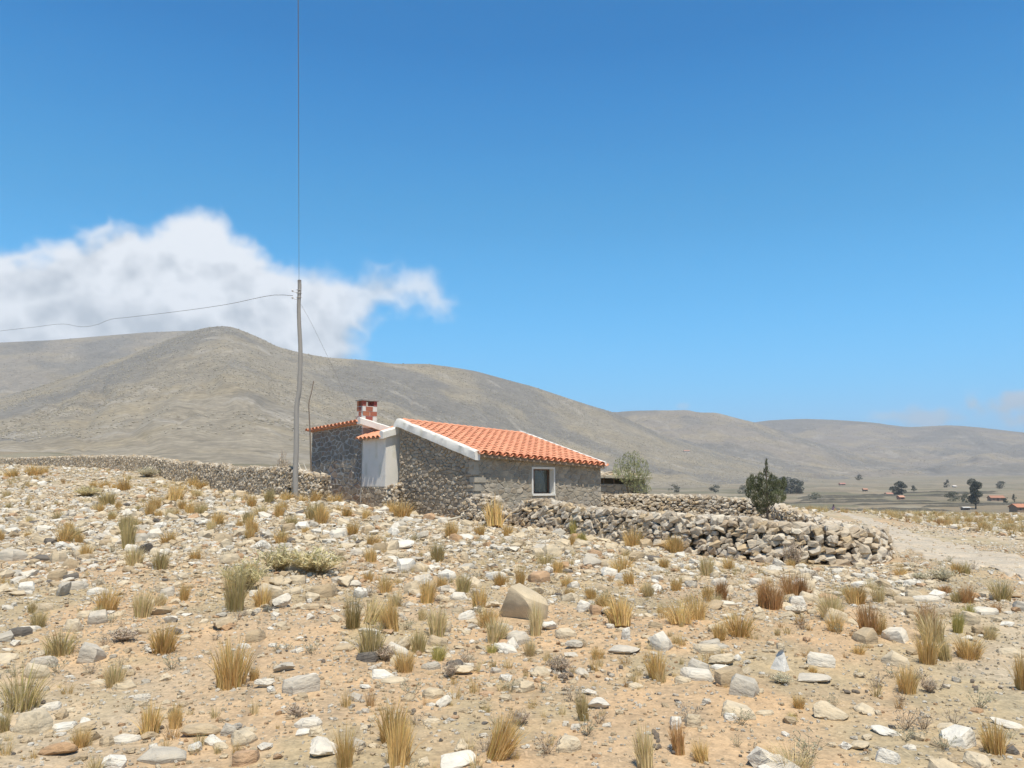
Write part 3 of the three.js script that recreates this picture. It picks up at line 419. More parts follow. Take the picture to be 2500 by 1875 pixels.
{ // stone house with the orange roof
  const A = at(1158, 1270, 25), L = reach(A, ALONG, 1467), W = reach(A, BACK, 975), rel = (px, py, d) => at(px, py, d).y - A.y;
  const zA = rel(1158, 1110, 25), zC = rel(1467, 1139, depthAt(A, ALONG, L)), zB = rel(975, 1034, depthAt(A, BACK, W)), C = A.clone().addScaledVector(ALONG, L), zD = rel(1262, 1066, depthAt(C, BACK, W));
  const root = thing('stone_house', 'single-storey rubble stone house with orange tiled shed roof and white edged gable', 'house', [A.x, A.y, A.z], TURN), low = -0.9;
  const top = (u, v) => lerp(lerp(zA, zC, u / L), lerp(zB, zD, u / L), v / W), surf = (u, v) => new THREE.Vector3(u, top(u, v) + 0.10, -v);
  const w0 = reach(A, ALONG, 1299), w1 = reach(A, ALONG, 1353), dw = depthAt(A, ALONG, (w0 + w1) / 2), wy1 = rel(1326, 1141, dw), wy0 = rel(1326, 1206, dw), hole = [w0, w1, wy0, wy1];
  const frontPoly = [[0, low], [L, low], [L, zC], [0, zA]], front = mesh('front_wall', prism(frontPoly, 0.38, [hole]), mortar, root);
  masonry(front, [[0.02, -0.25], [L - 0.02, -0.4], [L - 0.02, zC - 0.02], [0.02, zA - 0.02]], (s, t, o) => new THREE.Vector3(s, t, o), { seed: 21, cell: 0.235, holes: [[w0 - 0.03, w1 + 0.03, wy0 - 0.06, wy1 + 0.03]], mats: WALL_GREY, proud: 0.013, joint: 0.012 });
  for (const [y0, y1, len, back] of [[zA - 0.62, zA - 0.22, 0.14, 0.3], [zA - 0.86, zA - 0.70, 0.42, 0.22], [zA - 1.12, zA - 0.92, 0.24, 0.34], [zA - 1.36, zA - 1.20, 0.40, 0.2], [zA - 1.62, zA - 1.44, 0.22, 0.36]]) mesh('quoin_block', hexa(qb(y0, y1, len, back)), mat([0.47, 0.43, 0.36], rockOpt), front);
  const gg = slab([[0.385, low], [W, low], [W, zB], [0.385, lerp(zA, zB, 0.385 / W)]], 0.38, (s, t, o) => new THREE.Vector3(-o, t, -s));
  const gable = mesh('gable_wall', gg, mortar, root);
  masonry(gable, [[0.0, -0.25], [W - 0.02, -0.25], [W - 0.02, zB - 0.02], [0.0, zA - 0.02]], (s, t, o) => new THREE.Vector3(-o, t, -s), { seed: 22, cell: 0.20, squash: 0.58, mats: GABLE_BROWN, proud: 0.034, joint: 0.008, tilt: 0.45 });
  mesh('back_wall', hexa([[0.385, low, -W + 0.38], [L - 0.385, low, -W + 0.38], [L - 0.385, low, -W], [0.385, low, -W], [0.385, zB - 0.06, -W + 0.38], [L - 0.385, zD - 0.06, -W + 0.38], [L - 0.385, zD - 0.06, -W], [0.385, zB - 0.06, -W]]), mortar, root);
  mesh('end_wall', hexa([[L - 0.38, low, -0.385], [L, low, -0.385], [L, low, -W], [L - 0.38, low, -W], [L - 0.38, zC - 0.05, -0.385], [L, zC - 0.05, -0.385], [L, zD - 0.05, -W], [L - 0.38, zD - 0.05, -W]]), mortar, root);
  mesh('eave_bed', hexa([[0.05, zA - 0.045, 0.17], [L, zC - 0.045, 0.17], [L, zC - 0.045, 0.0], [0.05, zA - 0.045, 0.0], [0.05, zA + 0.03, 0.19], [L, zC + 0.03, 0.19], [L, zC + 0.03, 0.0], [0.05, zA + 0.03, 0.0]]), mat([0.45, 0.36, 0.27], { map: plasterTex }), root);
  tiledRoof(root, surf, 0.05, L + 0.0, -0.22, W + 0.05, 19, 23);
  const edge = (u, v0, v1, dy) => { const p = []; for (let i = 0; i <= 6; i++) { const v = lerp(v0, v1, i / 6); p.push(new THREE.Vector3(u, top(clamp(u, 0, L), v) + dy, -v)); } return p; };
  const peak = edge(-0.055, -0.22, W - 0.02, 0.06); peak.push(new THREE.Vector3(-0.055, zB + 0.04, -W - 0.06), new THREE.Vector3(-0.055, zB - 0.10, -W - 0.22));
  mesh('white_verge', sweep(peak, 0.20, 0.17, 0.12, 24), whitewash, root);
  mesh('white_verge', sweep(edge(L + 0.02, -0.22, W + 0.06, 0.10), 0.14, 0.14, 0.12, 25), whitewash, root);
  // window: whitewashed reveal, timber frame, two panes with a curtain behind
  const win = new THREE.Group(); win.name = 'window'; root.add(win); const f = 0.045, q = 0.03;
  for (const [name, g] of [['sill', box(w0 - 0.02, w1 + 0.02, wy0 - 0.055, wy0 + 0.012, -0.19, q + 0.035)], ['lintel_band', box(w0 - 0.02, w1 + 0.02, wy1 - 0.055, wy1 + 0.012, -0.19, q)], ['jamb', box(w0 - 0.02, w0 + 0.035, wy0 + 0.012, wy1 - 0.055, -0.19, q)], ['jamb', box(w1 - 0.035, w1 + 0.02, wy0 + 0.012, wy1 - 0.055, -0.19, q)]]) mesh(name, g, whitewash, win);
  const timber = mat([0.17, 0.10, 0.065], { map: woodTex, roughness: 0.7 }), x0 = w0 + 0.036, x1 = w1 - 0.036, yb = wy0 + 0.013, yt = wy1 - 0.056, zf = -0.20;
  for (const [a, b] of [[x0, x0 + f], [lerp(x0, x1, 0.22), lerp(x0, x1, 0.22) + f], [x1 - f - 0.03, x1 - 0.03]]) mesh('frame', box(a, b, yb, yt, zf - 0.04, zf), timber, win);
  for (const [a, b] of [[yb, yb + 0.04], [yt - 0.04, yt]]) mesh('frame', box(x0 + f, x1 - f - 0.03, a, b, zf - 0.038, zf - 0.004), timber, win);
  mesh('pane', box(x0 + f, lerp(x0, x1, 0.22), yb + 0.04, yt - 0.04, zf - 0.025, zf - 0.019), mat([0.7, 0.75, 0.75], { transmission: 1, roughness: 0.05, ior: 1.5 }), win);
  mesh('pane', box(lerp(x0, x1, 0.22) + f, x1 - f - 0.03, yb + 0.04, yt - 0.04, zf - 0.025, zf - 0.019), mat([0.7, 0.75, 0.75], { transmission: 1, roughness: 0.05, ior: 1.5 }), win);
  mesh('curtain', box(x0 - 0.03, x1 + 0.03, yb - 0.02, yt + 0.02, -0.31, -0.28), mat([0.55, 0.49, 0.45], { map: plasterTex }), win);
  for (let u = -0.3; u <= L + 0.3; u += 0.5) for (let v = -0.3; v <= W; v += 0.5) { const p = A.clone().addScaledVector(ALONG, u).addScaledVector(BACK, v); KEEP_OUT.push([p.x, p.z, 0.4]); }
}
function qb(y0, y1, len, back) { return [[-0.03, y0, -back], [-0.03, y0, 0.045], [len, y0, 0.045], [len, y0, -back], [-0.032, y1, -back], [-0.032, y1, 0.047], [len - 0.02, y1, 0.047], [len - 0.02, y1, -back]]; }

{ // grey outbuilding with the chimney
  const K = at(880, 1238, 29.5), F = reach(K, BACK, 759), rel = (px, py, d) => at(px, py, d).y - K.y, E = 3.0, low = -0.8, end = reach(K, ALONG, 951);
  const zK = rel(880, 1034, 29.5), zJ = rel(759, 1055, depthAt(K, BACK, F)), zE = zK - (zK - rel(951, 1056, depthAt(K, ALONG, end))) * E / end;
  const root = thing('stone_outbuilding', 'grey stone outbuilding with pale mortar joints and a red and white brick chimney', 'outbuilding', [K.x, K.y, K.z], TURN);
  const fac = mesh('long_wall', slab([[0.36, low], [F, low], [F, zJ], [0.36, lerp(zK, zJ, 0.36 / F)]], 0.35, (s, t, o) => new THREE.Vector3(-o, t, -s)), paleMortar, root);
  masonry(fac, [[0.0, -0.3], [F - 0.02, -0.3], [F - 0.02, zJ - 0.02], [0.0, zK - 0.02]], (s, t, o) => new THREE.Vector3(-o, t, -s), { seed: 31, cell: 0.30, squash: 0.6, mats: DARK_STONE, proud: 0.012, joint: 0.017, skip: 0.16 });
  const endWall = mesh('end_wall', slab([[0, low], [E, low], [E, zE], [0, zK]], 0.35, (s, t, o) => new THREE.Vector3(s, t, o)), paleMortar, root);
  masonry(endWall, [[0.02, 0.8], [2.0, 0.8], [2.0, lerp(zK, zE, 2 / E) - 0.02], [0.02, zK - 0.02]], (s, t, o) => new THREE.Vector3(s, t, o), { seed: 32, cell: 0.3, squash: 0.6, mats: DARK_STONE, proud: 0.016, joint: 0.012 });
  mesh('rear_wall', hexa([[E - 0.35, low, -0.36], [E, low, -0.36], [E, low, -F], [E - 0.35, low, -F], [E - 0.35, zE - 0.05, -0.36], [E, zE - 0.05, -0.36], [E, zE - 0.05, -F], [E - 0.35, zE - 0.05, -F]]), mortar, root);
  mesh('far_wall', hexa([[0.36, low, -F + 0.35], [E - 0.36, low, -F + 0.35], [E - 0.36, low, -F], [0.36, low, -F], [0.36, zJ - 0.1, -F + 0.35], [E - 0.36, zE - 0.1, -F + 0.35], [E - 0.36, zE - 0.1, -F], [0.36, zJ - 0.1, -F]]), mortar, root);
  // the roof falls away from the long wall; its tiles show their open ends along that wall
  const top = (u, v) => lerp(lerp(zK, zJ, u / F), zE, v / E);
  tiledRoof(root, (u, v) => new THREE.Vector3(v, top(u, v) + 0.10, -u), 0.18, F + 0.08, -0.16, E + 0.1, 13, 33);
  const p = []; for (const v of [-0.16, 0.35, 0.8, 1.4, 2.0, 2.6, 3.1]) p.push(new THREE.Vector3(v, top(0, v) + 0.08, 0.0));
  { const R = p.map((q) => new THREE.Vector3(-q.z, q.y, q.x)), g = sweep(R, 0.26, 0.14, 0.12, 34); g.rotateY(Math.PI / 2); mesh('white_verge', g, whitewash, root); }
  // chimney: a white mortar core faced with bricks, open brick piers below a flat cap
  const ch = new THREE.Group(); ch.name = 'chimney'; root.add(ch);
  const cx0 = -0.02, cx1 = 0.58, cz1 = 0.04, cz0 = -0.40, y0 = zK + 0.10, hh = 0.18, jt = 0.02, red = [[0.40, 0.115, 0.085], [0.45, 0.16, 0.10], [0.34, 0.10, 0.085], [0.5, 0.2, 0.11]].map((c) => mat(c, { map: clayTex })), R = rng(35);
  mesh('mortar_core', box(cx0 + 0.012, cx1 - 0.012, y0 - 0.25, y0 + 3 * hh + jt, cz0 + 0.012, cz1 - 0.012), whitewash, ch);
  const brick = (a, b, c, d, e, g, white) => mesh(white ? 'white_brick' : 'brick', box(a, b, c, d, e, g), white ? whitewash : red[Math.floor(R() * 4)], ch);
  for (let k = 0; k < 3; k++) {
    const a = y0 + k * hh + jt, b = y0 + (k + 1) * hh, w = cx1 - cx0, dz = cz1 - cz0;
    if (k % 2 === 0) { brick(cx0 + 0.135, cx0 + w * 0.70, a, b, cz1 - 0.1, cz1 + 0.004); brick(cx0 + 0.002, cx0 + 0.12, a - jt * 0.8, b, cz1 - 0.09, cz1 + 0.006, true); brick(cx0 + w * 0.73, cx1 - 0.002, a - jt * 0.8, b, cz1 - 0.09, cz1 + 0.006, true); brick(cx0 - 0.004, cx0 + 0.1, a, b, cz1 - 0.11 - dz * 0.38, cz1 - 0.1); brick(cx0 - 0.004, cx0 + 0.1, a, b, cz0, cz1 - 0.13 - dz * 0.38); }
    else { brick(cx0 + 0.012, cx0 + w * 0.485, a, b, cz1 - 0.1, cz1 + 0.005); brick(cx0 + w * 0.525, cx1, a, b, cz1 - 0.1, cz1 + 0.005); brick(cx0 - 0.004, cx0 + 0.1, a, b, cz0 + dz * 0.3, cz0 + dz * 0.70); brick(cx0 - 0.006, cx0 + 0.09, a - jt * 0.8, b, cz0 + 0.004, cz0 + dz * 0.27, true); }
  }
  const ya = y0 + 3 * hh + jt + 0.001, yb = ya + 0.19; for (const [a, b, c, d] of [[cx0, cx0 + 0.14, cz1 - 0.14, cz1], [cx1 - 0.14, cx1, cz1 - 0.14, cz1], [cx0, cx0 + 0.14, cz0, cz0 + 0.13], [cx1 - 0.14, cx1, cz0, cz0 + 0.13]]) brick(a, b, ya, yb, c, d);
  mesh('cap', box(cx0 - 0.05, cx1 + 0.07, yb + 0.002, yb + 0.05, cz0 - 0.05, cz1 + 0.05), mat([0.40, 0.385, 0.36], { map: rockTex }), ch);
  for (let u = -0.2; u <= E; u += 0.5) for (let v = -0.2; v <= F; v += 0.5) { const q = K.clone().addScaledVector(ALONG, u).addScaledVector(BACK, v); KEEP_OUT.push([q.x, q.z, 0.4]); }

  // white annex in the angle between outbuilding and house
  const s = reach(K.clone().addScaledVector(BACK, -3), BACK, 880), D = (() => { let a = 0.2, b = 3.5; for (let i = 0; i < 40; i++) { const m = (a + b) / 2, q = K.clone().addScaledVector(BACK, -m); photoOf(q.x, q.y + 1.5, q.z)[0] < 941 ? a = m : b = m; } return a; })();
  const M = K.clone().addScaledVector(BACK, -D), dM = -M.z, up = (px, py) => at(px, py, dM).y - K.y, zM = up(941, 1064), base = up(941, 1188), rise = 0.30, G = D - 0.05, len = 1.3;
  const an = thing('plastered_annex', 'small white plastered annex with a tiled eave beside the house gable', 'annex', [M.x, K.y, M.z], TURN);
  mesh('side_wall', slab([[0.2, base], [G, base], [G, zM], [0.2, zM]], 0.18, (a, b, o) => new THREE.Vector3(-o, b, -a)), whitewash, an);
  mesh('front_wall', slab([[0, base], [len, base], [len, zM + rise * len], [0, zM]], 0.195, (a, b, o) => new THREE.Vector3(a, b, o)), whitewash, an);
  const foot = mesh('footing', hexa([[0.015, low, -0.015], [len, low, -0.015], [len, low, -G], [0.015, low, -G], [0.015, base - 0.002, -0.015], [len, base - 0.002, -0.015], [len, base - 0.002, -G], [0.015, base - 0.002, -G]]), mortar, an);
  masonry(foot, [[0, -0.3], [G, -0.3], [G, base - 0.01], [0, base - 0.01]], (a, b, o) => new THREE.Vector3(0.015 - o, b, -a), { seed: 36, cell: 0.26, squash: 0.65, mats: GABLE_BROWN, proud: 0.03 });
  masonry(foot, [[0, -0.3], [len, -0.3], [len, base - 0.01], [0, base - 0.01]], (a, b, o) => new THREE.Vector3(a, b, -0.015 + o), { seed: 37, cell: 0.26, squash: 0.65, mats: GABLE_BROWN, proud: 0.03 });
  tiledRoof(an, (u, v) => new THREE.Vector3(v, zM + 0.09 + rise * v, -u), 0.16, G + 0.02, -0.2, len, 5, 38);
  { const R2 = [-0.2, 0.15, 0.5, 0.9, len].map((v) => new THREE.Vector3(0, zM + 0.10 + rise * v, v)), g = sweep(R2, 0.24, 0.15, 0.13, 39); g.rotateY(Math.PI / 2); mesh('white_verge', g, whitewash, an); }
  mesh('back_fill', box(0.19, len, base, zM - 0.02, -G, -0.2), mortar, an);
}

{ // low shed behind the house's right end
  const S = at(1466, 1205, 38), root = thing('low_shed', 'low stone shed with a flat stony roof behind the right end of the house', 'shed', [S.x, groundY(S.x, S.z), S.z], 10 * Math.PI / 180), g0 = root.position.y;
  const y = (py) => at(1500, py, 38).y - g0, w = 2.3, wt = y(1180), rt = y(1166);
  const wall = mesh('front_wall', slab([[-1, -0.6], [w, -0.6], [w, wt - 0.06], [-1, wt]], 0.35, (s, t, o) => new THREE.Vector3(s, t, o)), mortar, root);
  masonry(wall, [[-1, -0.1], [w, -0.1], [w, wt - 0.07], [-1, wt - 0.01]], (s, t, o) => new THREE.Vector3(s, t, o), { seed: 41, cell: 0.34, mats: WALL_GREY, proud: 0.03 });
  for (let k = 0; k < 7; k++) mesh('post', tube([[-0.8 + k * 0.5, wt - 0.1, -0.12], [-0.79 + k * 0.5, rt + 0.05, -0.12]], 0.035, 6), mat([0.22, 0.17, 0.13], { map: woodTex }), root);
  mesh('rear_wall', box(-1, w, -0.6, rt, -2.4, -2.1), mortar, root); mesh('side_wall', box(w - 0.3, w, -0.6, rt, -2.08, -0.36), mortar, root);
  mesh('roof_slab', hexa([[-1.2, rt + 0.02, 0.3], [w + 0.2, rt - 0.08, 0.3], [w + 0.2, rt + 0.1, -2.5], [-1.2, rt + 0.2, -2.5], [-1.2, rt + 0.12, 0.3], [w + 0.2, rt + 0.02, 0.3], [w + 0.2, rt + 0.24, -2.5], [-1.2, rt + 0.34, -2.5]]), mat([0.48, 0.43, 0.34], { map: rockTex }), root);
  const R = rng(42); for (let k = 0; k < 26; k++) { const m = mesh('roof_stone', WALL_ROCKS[k % 12], WALL_MATS[Math.floor(R() * 7)], root), t = R(), v = R(); m.position.set(lerp(-1.1, w + 0.1, t), rt + 0.14 - 0.1 * t + v * 0.2, 0.22 - v * 2.4); m.scale.set(0.14 + R() * 0.1, 0.05 + R() * 0.04, 0.12 + R() * 0.08); m.rotation.y = R() * 6; }
}

// ---------------------------------------------------------------- pole and wires
const weathered = mat([0.385, 0.37, 0.35], { map: woodTex, roughness: 0.9 }), steel = mat([0.55, 0.55, 0.55], { roughness: 0.45, metalness: 0.7 }), wireMat = mat([0.20, 0.20, 0.21], { roughness: 0.6 });
{
  const d = 27, foot = at(722, 1216, d), P = (px, py, dd = d) => at(px, py, dd), root = thing('utility_pole', 'tall crooked weathered wooden utility pole standing at the end of the long drystone wall', 'utility pole', [foot.x, groundY(foot.x, foot.z), foot.z]), o = root.position;
  const loc = (p) => p.clone().sub(o), line = [[722, 1240], [721.5, 1150], [723.5, 1090], [723.5, 1030], [724, 998], [726.5, 976], [730.5, 955], [732, 920], [733.5, 872], [733, 840], [730.5, 792], [729.5, 745], [731.5, 700], [731, 684]].map(([x, y]) => loc(P(x, y)));
  mesh('shaft', tube(line, [0.093, 0.062], 14), weathered, root);
  for (const [px, py] of [[714, 712], [714, 729]]) { const q = loc(P(px, py)), b = new THREE.Group(); b.name = 'insulator_bracket'; root.add(b); mesh('arm', tube([q, loc(P(730, py + 2))], 0.012, 6), steel, b); const g = new THREE.LatheGeometry([[0.001, 0], [0.035, 0.005], [0.02, 0.03], [0.04, 0.045], [0.022, 0.07], [0.001, 0.08]].map(([x, y]) => new THREE.Vector2(x, y)), 10); g.translate(q.x, q.y, q.z); mesh('insulator', g, mat([0.75, 0.74, 0.72], { roughness: 0.3 }), b); }
  for (const py of [708, 716, 726]) { const g = new THREE.TorusGeometry(0.082, 0.008, 5, 14); g.rotateX(Math.PI / 2); const q = loc(P(730, py)); g.translate(q.x, q.y, q.z); mesh('steel_band', g, steel, root); }
  const wire = (label, pts, r) => tag(mesh('power_line', tube(pts, r, 5, false), wireMat), label, 'wire');
  wire('slack kinked wire running left from the pole across the cloud', [[715, 722, 27], [672, 720, 28], [560, 742, 31], [460, 757, 34], [310, 775, 39], [268, 780, 40.5], [236, 793, 41.5], [200, 798, 42.5], [155, 791, 44], [80, 799, 46.5], [0, 808, 49], [-160, 826, 55]].map(([x, y, q]) => P(x, y, q)), 0.0095);
  const over = [P(730, 690), P(729.5, 500, 19.6), P(729, 300, 14.3), P(728, 0, 10.3)], step = over[3].clone().sub(over[2]).setY(0); for (const k of [1.5, 4, 7]) over.push(over[3].clone().addScaledVector(step, k).setY(over[3].y + k * 0.1));
  wire('thin wire rising straight up from the pole top against the blue sky', over, 0.0065);
  wire('thin service wire slanting down from the pole towards the outbuilding roof', [[734, 742, 27], [758, 785, 28], [790, 850, 29.3], [830, 935, 30.4], [872, 1026, 31]].map(([x, y, q]) => P(x, y, q)), 0.0045);
}
{ // slim crooked stick at the outbuilding's left corner
  const pts = [[763, 1212], [759, 1130], [757, 1055], [755, 1012], [754, 985], [760, 960], [763, 945], [766, 930]].map(([x, y]) => at(x, y, 31.6)); tag(mesh('crooked_stick', tube(pts, [0.04, 0.016], 7), mat([0.25, 0.20, 0.16], { map: woodTex })), 'thin crooked stick standing up along the left corner of the grey outbuilding', 'stick');
  const log = thing('log', 'pale bare log lying on the ground along the foot of the house gable', 'log'), a = onGround(1012, 1264), b = onGround(1118, 1276); for (const p of [a, b]) p.y += 0.05; mesh('trunk', tube([a, a.clone().lerp(b, 0.5).add(new THREE.Vector3(0, 0.02, 0)), b], [0.035, 0.055], 8), mat([0.60, 0.53, 0.43], { map: woodTex }), log); mesh('split_end', tube([b.clone().add(new THREE.Vector3(-0.35, 0.01, 0.1)), b.clone().add(new THREE.Vector3(0.1, 0.12, 0.1))], [0.05, 0.03], 6), mat([0.62, 0.56, 0.46], { map: woodTex }), log);
  for (const [label, pts2] of [['bleached forked twig on the wall top just right of the pole', [[734, 1146], [731, 1138], [728, 1129]]], ['bleached bent twig on the wall top nearer the outbuilding', [[748, 1147], [745, 1140], [741, 1130]]]]) tag(mesh('dry_twig', tube(pts2.map(([x, y]) => at(x, y, 28.4)), [0.022, 0.010], 6), mat([0.66, 0.62, 0.54])), label, 'twig');
}

// ---------------------------------------------------------------- dirt road
let ROAD = null;
{
  const L = [[2800, 1510], [2500, 1421], [2384, 1391], [2294, 1369], [2190, 1340], [2160, 1305], [2100, 1272], [2052, 1255], [2034, 1247]], Rr = [[2800, 1428], [2500, 1362], [2384, 1340], [2316, 1326], [2236, 1303], [2172, 1285], [2128, 1267], [2074, 1253], [2050, 1246]];
  const a = new THREE.CatmullRomCurve3(L.map((p) => onGround(...p))), b = new THREE.CatmullRomCurve3(Rr.map((p) => onGround(...p))), n = 160, m = 16, pos = [], uv = [], idx = [], col = []; ROAD = [];
  for (let i = 0; i <= n; i++) { const p = a.getPoint(i / n), q = b.getPoint(i / n); ROAD.push([(p.x + q.x) / 2, (p.z + q.z) / 2, Math.hypot(p.x - q.x, p.z - q.z) / 2]); for (let k = 0; k <= m; k++) { const t = k / m, e = (vnoise(i * 0.35, k < m / 2 ? 3 : 9, 77) - 0.5) * 0.35 * (Math.abs(t - 0.5) * 2) ** 4, x = lerp(p.x, q.x, t + e), z = lerp(p.z, q.z, t + e), rut = Math.exp(-(((Math.abs(t - 0.5) - 0.22) / 0.07) ** 2)); pos.push(x, groundY(x, z) + 0.03 - 0.022 * rut - 0.05 * smooth(0.86, 1, Math.abs(t - 0.5) * 2), z); uv.push(x / 2.3, z / 2.3); const s = 0.90 + 0.2 * fbm(x * 1.1, z * 1.1, 3, 79); col.push(0.52 * s, 0.445 * s, 0.345 * s); } }
  for (let i = 0; i < n; i++) for (let k = 0; k < m; k++) { const c = i * (m + 1) + k, d = c + m + 1; idx.push(c, c + 1, d, d, c + 1, d + 1); }
  structure('dirt_road', geoOf(pos, idx, uv, col), mat([1.25, 1.25, 1.25], { map: soilTex, bumpMap: soilBump, bumpScale: 0.012, vertexColors: true }));
}
const onRoad = (x, z) => ROAD.some(([a, b, w]) => (x - a) ** 2 + (z - b) ** 2 < (w * 0.96) ** 2);
const kept = (x, z, r = 0) => KEEP_OUT.some(([a, b, w]) => (x - a) ** 2 + (z - b) ** 2 < (w + r) ** 2);

// ---------------------------------------------------------------- where a thing stands, in words
const ORD = ['first', 'second', 'third', 'fourth', 'fifth', 'sixth', 'seventh', 'eighth', 'ninth', 'tenth', 'eleventh', 'twelfth', 'thirteenth', 'fourteenth', 'fifteenth', 'sixteenth', 'seventeenth', 'eighteenth', 'nineteenth', 'twentieth'];
const bandOf = (y) => y > 1740 ? 'nearest' : y > 1600 ? 'near' : y > 1480 ? 'midway' : y > 1380 ? 'farther' : y > 1290 ? 'far' : 'farthest';
const BAND = { nearest: 'at the very front', near: 'near the front', midway: 'midway', farther: 'farther back', far: 'well back', farthest: 'by the walls' };
const laneOf = (x) => x < 330 ? 'at the left edge' : x < 640 ? 'left of the pole' : x < 900 ? 'below the pole' : x < 1240 ? 'below the gable' : x < 1600 ? 'below the window' : x < 1900 ? 'below the pine' : x < 2200 ? 'below the wall end' : 'at the right edge';
function labelAll(list, plural, single, category, group) {            // list: { o, kind, px, py }
  const by = {}; for (const s of list) (by[`${s.kind}|${bandOf(s.py)}|${laneOf(s.px)}`] ??= []).push(s);
  for (const [key, l] of Object.entries(by)) { const [kind, band, lane] = key.split('|'); l.sort((a, b) => a.px - b.px); l.forEach((s, i) => tag(s.o, l.length === 1 ? `${kind} ${single} ${BAND[band]}, ${lane}` : `${ORD[i] ?? 'last'} from left of the ${kind} ${plural} ${BAND[band]}, ${lane}`, category, group)); }
}

// ---------------------------------------------------------------- stones of the field
const TONES = { white: [[0.74, 0.68, 0.58], [0.79, 0.745, 0.66]], grey: [[0.54, 0.49, 0.41], [0.61, 0.55, 0.46]], cream: [[0.68, 0.57, 0.41], [0.63, 0.52, 0.365]], tan: [[0.55, 0.435, 0.29], [0.51, 0.395, 0.255]], rusty: [[0.50, 0.32, 0.18], [0.54, 0.36, 0.22]], dark: [[0.17, 0.15, 0.13]] };
const TONE_MATS = Object.fromEntries(Object.entries(TONES).map(([k, l]) => [k, l.map((c) => mat(c, rockOpt))]));
function toneOf(r) { return r < 0.24 ? 'white' : r < 0.38 ? 'grey' : r < 0.76 ? 'cream' : r < 0.92 ? 'tan' : r < 0.985 ? 'rusty' : 'dark'; }
const stoneList = [], R4 = rng(404);
function fieldStone(x, z, sx, sy, sz, yaw, tone, shape, tiltX = 0, tiltZ = 0, name = 'field_stone', sink = 0.42) {
  const m = mesh(name, FIELD_ROCKS[shape % 12], TONE_MATS[tone][shape % TONE_MATS[tone].length]); m.position.set(x, groundY(x, z) + sy * (1 - sink) - 0.01, z); m.scale.set(sx, sy, sz); m.rotation.set(tiltX, yaw, tiltZ, 'YXZ');
  const q = photoOf(x, m.position.y, z); m.userData.photo = [q[0], q[1]]; return m;
}
